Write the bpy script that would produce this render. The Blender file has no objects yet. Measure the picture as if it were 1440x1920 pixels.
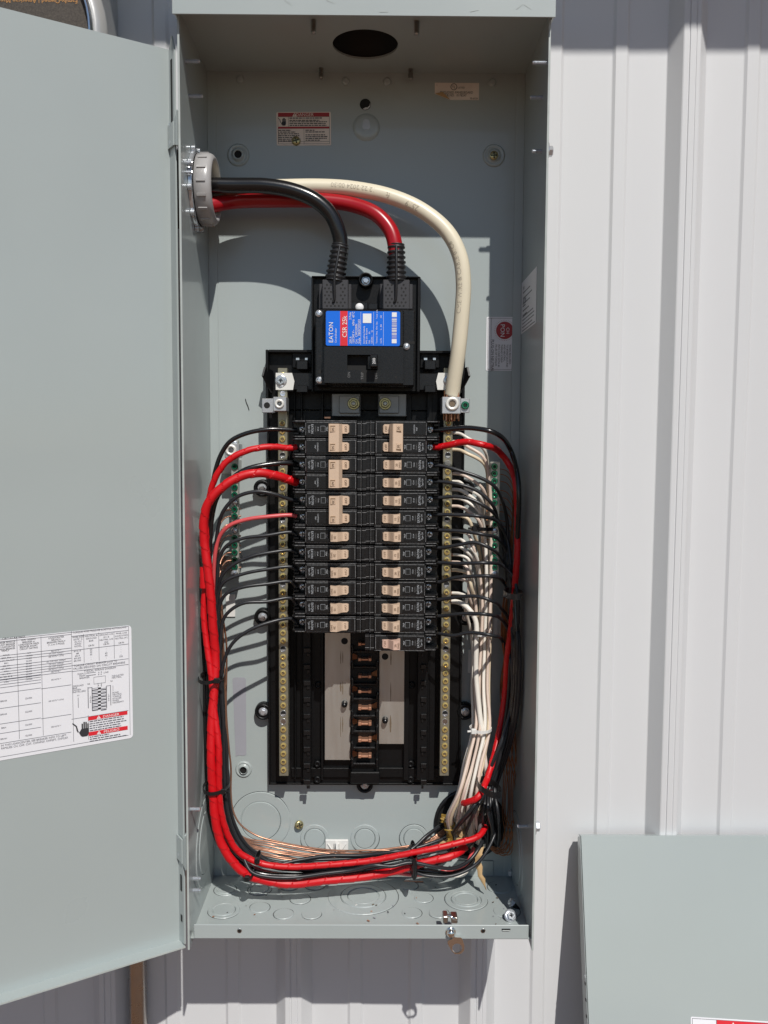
import bpy, bmesh, math, random
from mathutils import Vector, Matrix
random.seed(7)
SC = bpy.context.scene
COL = SC.collection
# ------------------------------------------------------------------ camera
FPX = 1650.0
CAM = Vector((0.015566, -1.001271, 0.504503))
PITCH, YAW, ROLL = 0.0749, -0.0065, 0.0056
_r = Vector((math.cos(YAW), math.sin(YAW), 0)); _f = Vector((-math.sin(YAW), math.cos(YAW), 0)); _u = Vector((0, 0, 1))
FW = _f * math.cos(PITCH) - _u * math.sin(PITCH)
_u2 = _u * math.cos(PITCH) + _f * math.sin(PITCH)
RT = _r * math.cos(ROLL) + _u2 * math.sin(ROLL)
UP = _u2 * math.cos(ROLL) - _r * math.sin(ROLL)
cd = bpy.data.cameras.new('camera'); cam = bpy.data.objects.new('camera', cd); COL.objects.link(cam)
cd.sensor_fit = 'VERTICAL'; cd.sensor_height = 36; cd.sensor_width = 27; cd.lens = FPX / 1920 * 36
cd.clip_start = 0.02; cd.clip_end = 500
cam.matrix_world = Matrix(((RT.x, UP.x, -FW.x, CAM.x), (RT.y, UP.y, -FW.y, CAM.y), (RT.z, UP.z, -FW.z, CAM.z), (0, 0, 0, 1)))
SC.camera = cam
# ------------------------------------------------------------------ light
SUN = Vector((-0.266, 1.0, -1.13)).normalized()          # direction the light travels
ELEV = math.asin(-SUN.z)
w = bpy.data.worlds.new('World'); SC.world = w; w.use_nodes = True
nt = w.node_tree; bg = nt.nodes['Background']
sky = nt.nodes.new('ShaderNodeTexSky'); sky.sky_type = 'NISHITA'; sky.sun_disc = False
sky.sun_elevation = ELEV
sky.sun_rotation = math.atan2(-SUN.x, -SUN.y)            # azimuth of the sun from +Y towards +X
sky.altitude = 600; sky.air_density = 1.0; sky.dust_density = 0.3; sky.ozone_density = 1.0
nt.links.new(sky.outputs[0], bg.inputs[0]); bg.inputs[1].default_value = 0.09
ld = bpy.data.lights.new('sun', 'SUN'); ld.energy = 5.0; ld.angle = math.radians(0.53); ld.color = (1.0, 0.965, 0.91)
lo = bpy.data.objects.new('sun', ld); COL.objects.link(lo)
lo.rotation_euler = SUN.to_track_quat('-Z', 'Y').to_euler(); lo.location = (1, -4, 5)
SC.view_settings.view_transform = 'Standard'; SC.view_settings.look = 'None'
SC.view_settings.exposure = -0.37; SC.view_settings.gamma = 1.0
SC.render.engine = 'CYCLES'
SC.cycles.use_denoising = True
SC.cycles.max_bounces = 10; SC.cycles.diffuse_bounces = 6; SC.cycles.glossy_bounces = 5
SC.cycles.sample_clamp_indirect = 6
SC.render.resolution_x = 768; SC.render.resolution_y = 1024

# ------------------------------------------------------------------ box frame, metres: x right, y away, z up
W2, DB, HB = 0.175, 0.1368, 0.9136       # half width, depth, height of the enclosure; back panel lies at y = 0
WALL_Y = 0.020; GROUND_Z = -0.80
def ray(px, py): return RT * ((px - 720) / FPX) - UP * ((py - 960) / FPX) + FW
def U(px, py, d):
    """point of the place seen at photo pixel (px,py), d millimetres in front of the back panel"""
    v = ray(px, py); return CAM + v * ((-d / 1000 - CAM.y) / v.y)
def UZ(px, py, z):
    v = ray(px, py); return CAM + v * ((z - CAM.z) / v.z)
def UX(px, py, x):
    v = ray(px, py); return CAM + v * ((x - CAM.x) / v.x)
def PXMM(d): return FPX / (1001.27 - d)      # photo pixels per millimetre at that depth

# ------------------------------------------------------------------ materials
MATS = {}
def mat(name, col, rough=0.5, metal=0.0, coat=0.0, coatr=0.1, spec=0.5, var=0.0, vscale=60, bump=0.0, bscale=400, stretch=None, rvar=0.0, col2=None, trans=0.0, sss=0.0, wave=0.0):
    m = bpy.data.materials.new(name); m.use_nodes = True; n = m.node_tree.nodes; L = m.node_tree.links
    b = n['Principled BSDF']; b.inputs['Base Color'].default_value = (*col, 1)
    b.inputs['Roughness'].default_value = rough; b.inputs['Metallic'].default_value = metal
    b.inputs['Coat Weight'].default_value = coat; b.inputs['Coat Roughness'].default_value = coatr
    b.inputs['Specular IOR Level'].default_value = spec
    if trans: b.inputs['Transmission Weight'].default_value = trans
    if sss:
        b.inputs['Subsurface Weight'].default_value = sss; b.inputs['Subsurface Radius'].default_value = (.002, .0015, .001); b.inputs['Subsurface Scale'].default_value = 1
    if var or bump or rvar:
        tc = n.new('ShaderNodeTexCoord'); mp = n.new('ShaderNodeMapping'); L.new(tc.outputs['Object'], mp.inputs[0])
        if stretch: mp.inputs['Scale'].default_value = stretch
    if var:
        t = n.new('ShaderNodeTexNoise'); t.inputs['Scale'].default_value = vscale; t.inputs['Detail'].default_value = 6; L.new(mp.outputs[0], t.inputs[0])
        r = n.new('ShaderNodeValToRGB'); c2 = col2 or tuple(c * (1 - var) for c in col)
        r.color_ramp.elements[0].position = 0.22; r.color_ramp.elements[1].position = 0.78
        r.color_ramp.elements[0].color = (*c2, 1); r.color_ramp.elements[1].color = (*col, 1)
        L.new(t.outputs['Fac'], r.inputs[0]); L.new(r.outputs[0], b.inputs['Base Color'])
    if rvar:
        t2 = n.new('ShaderNodeTexNoise'); t2.inputs['Scale'].default_value = vscale * 1.7; t2.inputs['Detail'].default_value = 5; L.new(mp.outputs[0], t2.inputs[0])
        mr = n.new('ShaderNodeMapRange'); mr.inputs[1].default_value = .15; mr.inputs[2].default_value = .85
        mr.inputs[3].default_value = max(0.02, rough - rvar); mr.inputs[4].default_value = min(1, rough + rvar)
        L.new(t2.outputs['Fac'], mr.inputs[0]); L.new(mr.outputs[0], b.inputs['Roughness'])
    if bump:
        t3 = n.new('ShaderNodeTexNoise'); t3.inputs['Scale'].default_value = bscale; t3.inputs['Detail'].default_value = 3; L.new(mp.outputs[0], t3.inputs[0])
        bp = n.new('ShaderNodeBump'); bp.inputs['Strength'].default_value = bump; bp.inputs['Distance'].default_value = 0.001
        L.new(t3.outputs['Fac'], bp.inputs['Height']); L.new(bp.outputs[0], b.inputs['Normal'])
        if wave:                                       # slow waviness of sheet metal, plus a few hairline scratches
            t4 = n.new('ShaderNodeTexNoise'); t4.inputs['Scale'].default_value = 5; t4.inputs['Detail'].default_value = 1; L.new(mp.outputs[0], t4.inputs[0])
            b4 = n.new('ShaderNodeBump'); b4.inputs['Strength'].default_value = wave; b4.inputs['Distance'].default_value = 0.01
            L.new(t4.outputs['Fac'], b4.inputs['Height']); L.new(b4.outputs[0], bp.inputs['Normal']); L.new(b4.outputs[0], b.inputs['Coat Normal'])
    MATS[name] = m; return m
mat('paint', (0.382, 0.426, 0.420), 0.34, coat=0.45, coatr=0.08, var=0.045, vscale=6, bump=0.015, bscale=600, rvar=0.10, wave=.35)
mat('paint_edge', (0.47, 0.51, 0.49), 0.35, var=0.25, vscale=60)
mat('siding', (0.655, 0.662, 0.672), 0.40, var=0.06, vscale=6, bump=0.06, bscale=25, stretch=(1, 1, .25))
mat('steel_grey', (0.50, 0.50, 0.49), 0.32, metal=0.35, var=0.12, vscale=14)
mat('galv', (0.52, 0.50, 0.47), 0.30, metal=1.0, var=0.15, vscale=40, rvar=.1)
mat('zinc', (0.66, 0.69, 0.73), 0.20, metal=.65, var=0.15, vscale=300)
mat('chrome', (0.82, 0.82, 0.80), 0.10, metal=1.0)
mat('brass', (0.80, 0.62, 0.24), 0.26, metal=0.6, var=0.3, vscale=500)
mat('gold_zinc', (0.52, 0.46, 0.24), 0.32, metal=0.8, var=.2, vscale=500)
mat('green_screw', (0.012, 0.22, 0.12), 0.18, metal=0.55, coat=.6, coatr=.08, var=.4, vscale=600)
mat('copper', (0.74, 0.38, 0.24), 0.32, metal=.65, var=0.25, vscale=150, rvar=.1)
mat('copper_wire', (0.56, 0.30, 0.20), 0.34, metal=.8, var=0.35, vscale=90, col2=(.40, .21, .14), rvar=.1)
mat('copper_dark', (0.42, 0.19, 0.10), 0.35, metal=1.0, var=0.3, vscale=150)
mat('alu', (0.56, 0.56, 0.50), 0.36, metal=0.55, var=0.15, vscale=120, bump=.1, bscale=1500, rvar=.1)
mat('alu_lug', (0.66, 0.67, 0.68), 0.42, metal=0.85, var=0.2, vscale=900, bump=.12, bscale=2500)
mat('bar_metal', (0.36, 0.34, 0.26), 0.34, metal=0.65, var=0.2, vscale=120, rvar=.1)
mat('tin_dark', (0.32, 0.32, 0.31), 0.42, metal=0.5, var=.2, vscale=90)
mat('white_tin', (0.86, 0.84, 0.78), 0.38, metal=0.35)
mat('bus_tin', (0.56, 0.54, 0.50), 0.36, metal=0.7, var=0.15, vscale=30, col2=(.47, .43, .38), stretch=(4, 1, .5), rvar=.10)
mat('bus_stain', (0.20, 0.15, 0.10), 0.5, metal=0.4)
mat('black_pl', (0.0050, 0.0050, 0.0055), 0.40, spec=.3, var=0.3, vscale=200, bump=.15, bscale=2200, rvar=.1)
mat('black_case', (0.0080, 0.0080, 0.0088), 0.30, spec=.5, var=0.35, vscale=260, bump=.12, bscale=1800, rvar=.12)
mat('edge_highlight', (0.36, 0.36, 0.36), 0.45, var=0.95, vscale=420, col2=(.014, .014, .015))
mat('black_deep', (0.003, 0.003, 0.003), 0.7)
mat('boot', (0.018, 0.018, 0.020), 0.42, bump=.1, bscale=1500)
mat('shroud', (0.040, 0.039, 0.043), 0.45, bump=.1, bscale=1500)
mat('beige', (0.64, 0.475, 0.345), 0.42, var=0.06, vscale=150)
mat('beige_dark', (0.50, 0.35, 0.23), 0.5)
mat('beige_pink', (0.62, 0.42, 0.33), 0.42)
mat('ink_brown', (0.16, 0.095, 0.05), 0.6)
mat('wire_black', (0.008, 0.008, 0.009), 0.24, coat=.25, coatr=.15, bump=.06, bscale=500)
mat('wire_gray', (0.018, 0.019, 0.022), 0.36, rvar=.1, vscale=90)
mat('wire_red', (0.60, 0.003, 0.008), 0.42, var=.10, vscale=120, rvar=.12)
mat('wire_redpink', (0.60, 0.085, 0.09), 0.35)
mat('cable_red', (0.36, 0.004, 0.010), 0.30)
mat('wire_white', (0.82, 0.77, 0.69), 0.36)
mat('wire_cream', (0.72, 0.60, 0.43), 0.36)
mat('wire_pink', (0.72, 0.58, 0.49), 0.36)
mat('cable_white', (0.76, 0.69, 0.53), 0.36, var=.06, vscale=40)
mat('cable_ink', (0.44, 0.39, 0.30), 0.6)
mat('pvc', (0.40, 0.39, 0.385), 0.30, var=.06, vscale=60)
mat('nylon', (0.74, 0.73, 0.70), 0.40, var=.05, vscale=80)
mat('nylon_black', (0.010, 0.010, 0.011), 0.30)
mat('paper', (0.80, 0.80, 0.83), 0.45, var=.03, vscale=40, bump=.25, bscale=18)
mat('paper_old', (0.84, 0.74, 0.66), 0.6, var=.12, vscale=60)
mat('paper_line', (0.11, 0.11, 0.13), 0.6)
mat('ink', (0.03, 0.03, 0.035), 0.6)
mat('label_red', (0.70, 0.022, 0.035), 0.45)
mat('label_maroon', (0.36, 0.025, 0.030), 0.5)
mat('label_blue', (0.006, 0.15, 0.74), 0.32)
mat('print_white', (0.80, 0.80, 0.80), 0.5)
mat('print_dim', (0.42, 0.44, 0.46), 0.5)
mat('emboss_dim', (0.15, 0.15, 0.15), 0.5)
mat('print_purple', (0.45, 0.45, 0.75), 0.5)
mat('residue', (0.33, 0.33, 0.365), 0.6, var=.06, vscale=60)
mat('tan_paper', (0.50, 0.33, 0.16), 0.65, var=.25, vscale=150)
mat('yellow_paper', (0.42, 0.26, 0.045), 0.5, var=.6, vscale=250)
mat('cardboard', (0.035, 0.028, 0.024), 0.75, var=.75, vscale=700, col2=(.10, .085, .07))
mat('orange_print', (0.55, 0.27, 0.08), 0.6)
mat('rust', (0.30, 0.17, 0.08), .6)
mat('dirt', (0.20, 0.105, 0.058), 0.95, var=.4, vscale=3, bump=.6, bscale=25)
mat('wood_dark', (0.06, 0.05, 0.04), .7)
mat('soffit', (0.55, 0.54, 0.52), .6)

# ------------------------------------------------------------------ mesh builder
class MB:
    def __init__(s): s.v = []; s.f = []; s.m = []; s.sm = []; s.names = []
    def mi(s, m):
        if m not in s.names: s.names.append(m)
        return s.names.index(m)
    def add(s, vs, fs, m, smooth=False):
        o = len(s.v); s.v += [tuple(v) for v in vs]; k = s.mi(m)
        for f in fs: s.f.append([o + i for i in f]); s.m.append(k); s.sm.append(smooth)
    def box(s, x0, x1, y0, y1, z0, z1, m, c=0.0):
        x0, x1 = sorted((x0, x1)); y0, y1 = sorted((y0, y1)); z0, z1 = sorted((z0, z1))
        c = min(c, (x1 - x0) * .45, (y1 - y0) * .45, (z1 - z0) * .45)
        if c <= 0:
            vs = [(x, y, z) for x in (x0, x1) for y in (y0, y1) for z in (z0, z1)]
            s.add(vs, [(0, 1, 3, 2), (4, 6, 7, 5), (0, 4, 5, 1), (2, 3, 7, 6), (0, 2, 6, 4), (1, 5, 7, 3)], m); return
        lo = (x0, y0, z0); hi = (x1, y1, z1); vs = []; idx = {}
        for sx in (0, 1):
            for sy in (0, 1):
                for sz in (0, 1):
                    sg = (sx, sy, sz); p = [hi[i] if sg[i] else lo[i] for i in range(3)]
                    for a in range(3):
                        q = [p[i] if i == a else p[i] + (-c if sg[i] else c) for i in range(3)]
                        idx[sg, a] = len(vs); vs.append(q)
        fs = []
        for a in range(3):
            b, d = [i for i in range(3) if i != a]
            for sa in (0, 1):
                L = []
                for sb, sd in ((0, 0), (1, 0), (1, 1), (0, 1)):
                    g = [0, 0, 0]; g[a] = sa; g[b] = sb; g[d] = sd; L.append(idx[tuple(g), a])
                fs.append(L)
            for sb in (0, 1):
                for sd in (0, 1):
                    L = []
                    g = [0, 0, 0]; g[b] = sb; g[d] = sd
                    for sa, ax in ((0, b), (0, d), (1, d), (1, b)):
                        g[a] = sa; L.append(idx[tuple(g), ax])
                    fs.append(L)
        for g in [(i, j, k) for i in (0, 1) for j in (0, 1) for k in (0, 1)]: fs.append([idx[g, 0], idx[g, 1], idx[g, 2]])
        s.add(vs, fs, m)
    def pbox(s, px0, py0, px1, py1, d0, d1, m, c=0.0):
        a = U(px0, py0, d1); b = U(px1, py1, d1); s.box(a.x, b.x, -d0 / 1000, -d1 / 1000, b.z, a.z, m, c)
    def prism(s, pts, a, b, m, axis='y', cap=True):
        """2-D outline extruded along an axis from a to b (outline given in the two other axes, in order)"""
        n = len(pts)
        def P(p, t): return {'y': (p[0], t, p[1]), 'x': (t, p[0], p[1]), 'z': (p[0], p[1], t)}[axis]
        vs = [P(p, a) for p in pts] + [P(p, b) for p in pts]
        fs = [(i, (i + 1) % n, n + (i + 1) % n, n + i) for i in range(n)]
        if cap: fs += [tuple(range(n)), tuple(range(2 * n - 1, n - 1, -1))]
        s.add(vs, fs, m)
    def lathe(s, o, ax, prof, m, n=20, smooth=True, cap0=True, cap1=True, arc=None):
        """profile [(radius, height along ax)] turned about ax"""
        ax = Vector(ax).normalized(); t = Vector((0, 0, 1)) if abs(ax.z) < .9 else Vector((1, 0, 0))
        e1 = ax.cross(t).normalized(); e2 = ax.cross(e1); o = Vector(o)
        vs = []
        for r, h in prof:
            for i in range(n):
                a = 2 * math.pi * i / n; vs.append(o + ax * h + e1 * (r * math.cos(a)) + e2 * (r * math.sin(a)))
        fs = []
        for j in range(len(prof) - 1):
            for i in range(n):
                k = (i + 1) % n; fs.append((j * n + i, j * n + k, (j + 1) * n + k, (j + 1) * n + i))
        s.add(vs, fs, m, smooth)
        if cap0 and prof[0][0] > 1e-9: s.add(vs[:n], [tuple(range(n - 1, -1, -1))], m)
        if cap1 and prof[-1][0] > 1e-9: s.add(vs[-n:], [tuple(range(n))], m)
    def tube(s, pts, r, m, n=10, seg=7, smooth=True, spiral=None, closed=False, mats_at=None, flat=None, end_taper=False):
        c = curve_pts(pts, seg) if seg else [Vector(p) for p in pts]
        fr = frames(c); L = len(c); vs = []; acc = 0
        for j, (p, t, e1, e2) in enumerate(fr):
            if j: acc += (c[j] - c[j - 1]).length
            for i in range(n):
                a = 2 * math.pi * i / n; rr = r
                if spiral:
                    ph = (acc / spiral[0] + i / n) % 1.0; rr = r + spiral[1] * (ph - .5)
                if end_taper and j in (0, L - 1): rr *= .82
                w1 = flat if flat else 1
                vs.append(p + e1 * (rr * math.cos(a)) + e2 * (rr * w1 * math.sin(a)))
        fs = []; mats_f = []
        for j in range(L - 1):
            for i in range(n):
                k = (i + 1) % n; fs.append((j * n + i, j * n + k, (j + 1) * n + k, (j + 1) * n + i)); mats_f.append(j / (L - 1))
        o = len(s.v); s.v += [tuple(v) for v in vs]
        for f, q in zip(fs, mats_f):
            mm = m
            if mats_at:
                for a, b, x in mats_at:
                    if a <= q < b: mm = x
            s.f.append([o + i for i in f]); s.m.append(s.mi(mm)); s.sm.append(smooth)
        m0 = m; m1 = m
        if mats_at:
            for a, b, x in mats_at:
                if a <= 0: m0 = x
                if b >= 1: m1 = x
        s.add(vs[:n], [tuple(range(n - 1, -1, -1))], m0); s.add(vs[-n:], [tuple(range(n))], m1)
    def quad(s, a, b, c, d, m): s.add([a, b, c, d], [(0, 1, 2, 3)], m)
    def text(s, txt, o, u, v, size, m, align='C', nrm=None, off=0.0001, valign='M', wx=1.0, fit=None):
        """flat print: txt in cap height `size`, baseline along u, letters up along v"""
        vs, fs, wd = glyphs(txt); u = Vector(u).normalized(); v = Vector(v).normalized(); nn = u.cross(v)
        if fit and wd * size * wx > fit: wx = fit / (wd * size)
        k = size; x0 = {'C': -wd / 2, 'L': 0, 'R': -wd}[align]; y0 = {'M': -.5, 'B': 0}[valign]
        o = Vector(o) + nn * off
        s.add([o + u * ((x + x0) * k * wx) + v * ((y + y0) * k) for x, y in vs], fs, m)
    def build(s, name, parent=None, recalc=True, loc=None, **props):
        me = bpy.data.meshes.new(name); me.from_pydata(s.v, [], s.f)
        for x in s.names: me.materials.append(MATS[x])
        me.polygons.foreach_set('material_index', s.m); me.polygons.foreach_set('use_smooth', s.sm)
        if recalc:
            b = bmesh.new(); b.from_mesh(me); bmesh.ops.recalc_face_normals(b, faces=b.faces); b.to_mesh(me); b.free()
        me.update()
        return link(name, me, parent, loc, **props)
def link(name, me, parent=None, loc=None, **props):
    ob = bpy.data.objects.new(name, me); COL.objects.link(ob)
    if loc is not None: ob.location = loc
    if parent is not None:
        ob.parent = parent
        if loc is None: ob.matrix_parent_inverse = base_of(parent).inverted()
    for k, v in props.items(): ob[k] = v
    return ob
_base = {}
def base_of(o):
    M = Matrix.Translation(o.location) if o.parent is None or o.name not in _base else _base[o.name]
    if o.parent is not None and o.name not in _base:
        M = base_of(o.parent) @ o.matrix_parent_inverse @ Matrix.Translation(o.location)
    return M
def thing(name, label, cat, loc, group=None):
    o = bpy.data.objects.new(name, None); COL.objects.link(o); o.location = loc; o.empty_display_size = .02
    o['label'] = label; o['category'] = cat
    if group: o['group'] = group
    return o
def tagd(label, cat, group=None):
    d = dict(label=label, category=cat)
    if group: d['group'] = group
    return d
def curve_pts(pts, seg):
    P = [Vector(p) for p in pts]
    if len(P) < 3: return P
    out = []
    for i in range(len(P) - 1):
        p0 = P[i - 1] if i else P[0] * 2 - P[1]; p1 = P[i]; p2 = P[i + 1]; p3 = P[i + 2] if i + 2 < len(P) else P[-1] * 2 - P[-2]
        d0 = max((p1 - p0).length ** .5, 1e-4); d1 = max((p2 - p1).length ** .5, 1e-4); d2 = max((p3 - p2).length ** .5, 1e-4)
        t1 = ((p1 - p0) / d0 - (p2 - p0) / (d0 + d1) + (p2 - p1) / d1) * d1
        t2 = ((p2 - p1) / d1 - (p3 - p1) / (d1 + d2) + (p3 - p2) / d2) * d1
        for k in range(seg):
            t = k / seg; a = t * t; b = a * t
            out.append(p1 * (2 * b - 3 * a + 1) + t1 * (b - 2 * a + t) + p2 * (-2 * b + 3 * a) + t2 * (b - a))
    out.append(P[-1]); return out
def resample(c, step):
    out = [c[0]]; acc = 0
    for a, b in zip(c, c[1:]):
        L = (b - a).length; q = step - acc
        while q <= L: out.append(a.lerp(b, q / L)); q += step
        acc = (acc + L) % step
    if (out[-1] - c[-1]).length > step * .2: out.append(c[-1])
    return out
def frames(c):
    T = []
    for i in range(len(c)):
        a = c[max(0, i - 1)]; b = c[min(len(c) - 1, i + 1)]; t = b - a
        T.append(t.normalized() if t.length > 1e-9 else (T[-1] if T else Vector((0, 0, 1))))
    e = T[0].cross(Vector((0, 1, 0)));
    if e.length < .1: e = T[0].cross(Vector((1, 0, 0)))
    e.normalize(); out = []
    for p, t in zip(c, T):
        e = (e - t * e.dot(t)); e.normalize(); out.append((p, t, e.copy(), t.cross(e)))
    return out
_gl = {}
def glyphs(txt):
    if txt not in _gl:
        cu = bpy.data.curves.new('t', 'FONT'); cu.body = txt; cu.resolution_u = 2; cu.size = 1.0
        ob = bpy.data.objects.new('t', cu); me = bpy.data.meshes.new_from_object(ob)
        k = 1 / 0.73
        vs = [(v.co.x * k, v.co.y * k) for v in me.vertices]; fs = [tuple(p.vertices) for p in me.polygons]
        wd = max((v[0] for v in vs), default=0)
        _gl[txt] = (vs, fs, wd)
        bpy.data.objects.remove(ob); bpy.data.curves.remove(cu); bpy.data.meshes.remove(me)
    return _gl[txt]
X, Y, Z = Vector((1, 0, 0)), Vector((0, 1, 0)), Vector((0, 0, 1)); FR = Vector((0, -1, 0))
_mesh = {}
def screw_mesh(kind):
    """head at origin, facing -y"""
    if kind in _mesh: return _mesh[kind]
    b = MB(); o = Vector((0, 0, 0))
    def cross(r, h, m, wd=.0007):
        for a in (.4, .4 + math.pi / 2):
            u = Vector((math.cos(a), 0, math.sin(a))); v = Vector((-math.sin(a), 0, math.cos(a)))
            q = [o + FR * h + u * (r * i) + v * (wd * j) for i, j in ((-1, -1), (1, -1), (1, 1), (-1, 1))]
            b.quad(*q, m)
    if kind == 'neutral':
        b.lathe(o, FR, [(.0035, -.006), (.0035, .0004), (.0030, .0012), (.0019, .0014), (.0013, -.0002)], 'brass', 14, smooth=False)
        cross(.0023, .0012, 'bus_stain', .0004)
    elif kind == 'ground':
        b.lathe(o, FR, [(.0036, -.006), (.0036, .0010), (.0030, .0019), (.0019, .0019), (.0012, .0002)], 'green_screw', 14, smooth=False)
        cross(.0024, .00185, 'black_deep', .0004)
    elif kind == 'ground_zinc':
        b.lathe(o, FR, [(.0038, -.006), (.0038, .0012), (.0030, .0024), (.0012, .0028)], 'zinc', 12, smooth=False)
        cross(.0024, .00265, 'black_deep', .0004)
    elif kind == 'term':
        b.lathe(o, FR, [(.0036, -.004), (.0036, .0004), (.0031, .0010), (.0012, .0008)], 'zinc', 14)
        cross(.0026, .0010, 'black_deep', .0005)
    elif kind == 'hexwash':
        b.lathe(o, FR, [(.0070, -.001), (.0070, 0), (.0062, .0006), (.0050, .0008)], 'zinc', 18)
        b.lathe(o, FR, [(.0048, .0006), (.0048, .0035), (.0040, .0042), (.0025, .0042), (.0020, .0030)], 'zinc', 6, smooth=False)
        cross(.0026, .0043, 'black_deep', .0005)
    elif kind == 'hexsmall':
        b.lathe(o, FR, [(.0052, -.001), (.0052, 0), (.0044, .0006)], 'zinc', 16)
        b.lathe(o, FR, [(.0036, .0004), (.0036, .0028), (.0028, .0034), (.0016, .0034)], 'zinc', 6, smooth=False)
    elif kind == 'pan':
        b.lathe(o, FR, [(.0038, -.002), (.0038, .0005), (.0032, .0014), (.0015, .0018)], 'zinc', 16)
        cross(.0024, .00175, 'black_deep', .0005)
    elif kind == 'gold':
        b.lathe(o, FR, [(.0052, -.001), (.0050, .0008), (.0040, .0016), (.0015, .0018)], 'gold_zinc', 18)
        cross(.0034, .0018, 'black_deep', .0007)
    elif kind == 'blackscrew':
        b.lathe(o, FR, [(.0040, -.002), (.0040, .0012), (.0032, .0020), (.0018, .0020), (.0014, .0005)], 'black_pl', 14)
    elif kind == 'boltnut':
        b.lathe(o, FR, [(.0090, -.001), (.0090, .0005), (.0082, .0010)], 'gold_zinc', 20)
        b.lathe(o, FR, [(.0068, .0008), (.0068, .0050), (.0056, .0060), (.0036, .0060)], 'gold_zinc', 6, smooth=False)
        b.lathe(o, FR, [(.0034, .0055), (.0034, .0078), (.0018, .0082)], 'alu', 12)
    me = bpy.data.meshes.new(kind); me.from_pydata(b.v, [], b.f)
    for x in b.names: me.materials.append(MATS[x])
    me.polygons.foreach_set('material_index', b.m); me.polygons.foreach_set('use_smooth', b.sm); me.update()
    _mesh[kind] = me; return me
def put(name, kind, p, parent, rot=0.0, dirn=None, scale=1.0, **props):
    """a screw of that kind with its head at p"""
    o = bpy.data.objects.new(name, screw_mesh(kind)); COL.objects.link(o)
    o.location = p; o.rotation_mode = 'QUATERNION'
    q = FR.rotation_difference(Vector(dirn)) if dirn is not None else Matrix.Identity(3).to_quaternion()
    o.rotation_quaternion = q @ Matrix.Rotation(rot, 3, 'Y').to_quaternion(); o.scale = (scale,) * 3
    if parent is not None: o.parent = parent; o.matrix_parent_inverse = base_of(parent).inverted()
    for k, v in props.items(): o[k] = v
    return o
ORD = ['', 'first', 'second', 'third', 'fourth', 'fifth', 'sixth', 'seventh', 'eighth', 'ninth', 'tenth', 'eleventh', 'twelfth', 'thirteenth', 'fourteenth', 'fifteenth', 'sixteenth', 'seventeenth', 'eighteenth', 'nineteenth', 'twentieth']
# ================================================================== setting
def ground():
    b = MB(); n = 24; S = 40
    vs = []; fs = []
    for i in range(n + 1):
        for j in range(n + 1):
            x = -S + 2 * S * i / n; y = -S + 2 * S * j / n
            vs.append((x, y, GROUND_Z + (random.uniform(-.02, .02) if abs(x) > 3 or abs(y) > 3 else 0)))
    for i in range(n):
        for j in range(n): a = i * (n + 1) + j; fs.append((a, a + 1, a + n + 2, a + n + 1))
    b.add(vs, fs, 'dirt'); b.build('ground', kind='structure')
ground()
def wall():
    root = thing('metal_siding_wall', 'white ribbed metal siding wall behind the grey electrical panel', 'wall', (0, WALL_Y, GROUND_Z))
    pr = []; x0 = .359 - .221 * 8; ry = .0022; mny = WALL_Y - .0025
    for k in range(14):
        c = x0 + .221 * k
        def corner(L, r=.0016):                        # soften the folds of the sheet
            for i, (x, y) in enumerate(L): pr.append((x, y))
        corner([(c - .0225, WALL_Y), (c - .0215, WALL_Y - .0004), (c - .0098, ry + .0006), (c - .0086, ry), (c - .0040, ry - .0002), (c - .0034, ry + .0010), (c - .0026, ry + .0010), (c - .0020, ry - .0002), (c + .0035, ry - .0002),
                (c + .0040, ry + .0006), (c + .0048, ry + .0006), (c + .0052, ry), (c + .0086, ry), (c + .0098, ry + .0006), (c + .0215, WALL_Y - .0004), (c + .0225, WALL_Y)])
        for q in (.0737, .1473):
            corner([(c + q - .0100, WALL_Y), (c + q - .0090, WALL_Y - .0003), (c + q - .0066, mny + .0003), (c + q - .0062, mny), (c + q + .0062, mny), (c + q + .0066, mny + .0003), (c + q + .0090, WALL_Y - .0003), (c + q + .0100, WALL_Y)])
    b = MB(); zs = [GROUND_Z + .02 + i * (2.33 / 30) for i in range(31)]
    vs = [];
    for j, z in enumerate(zs):
        for (x, y) in pr: vs.append((x, y + .0018 * math.sin(z * 5.1 + x * 3 + math.sin(x * 9)) * (1 if y > .015 else .4), z))
    n = len(pr); fs = [(j * n + i, j * n + i + 1, (j + 1) * n + i + 1, (j + 1) * n + i) for j in range(30) for i in range(n - 1)]
    b.add(vs, fs, 'siding'); sd = b.build('siding', root, recalc=False)
    b = MB()                                           # eave that throws the shade along the top of the wall
    ez = .944 + (.5 + WALL_Y) * 1.13
    b.box(-6, 6, -.5, -.47, ez, ez + .16, 'siding', .002); b.box(-6, 6, -.47, 1.2, ez + .02, ez + .045, 'soffit')
    b.build('eave', root)
    b = MB(); b.box(-6, 6, WALL_Y + .03, WALL_Y + .12, GROUND_Z, ez, 'wood_dark'); b.build('wall_frame', root)
    b = MB()
    b.box(-6, x0 - .0225, WALL_Y - .001, WALL_Y + .02, GROUND_Z, ez, 'siding'); b.box(x0 + .221 * 13 + .16, 6, WALL_Y - .001, WALL_Y + .02, GROUND_Z, ez, 'siding')
    b.build('siding_sheet', root)
wall()
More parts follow.
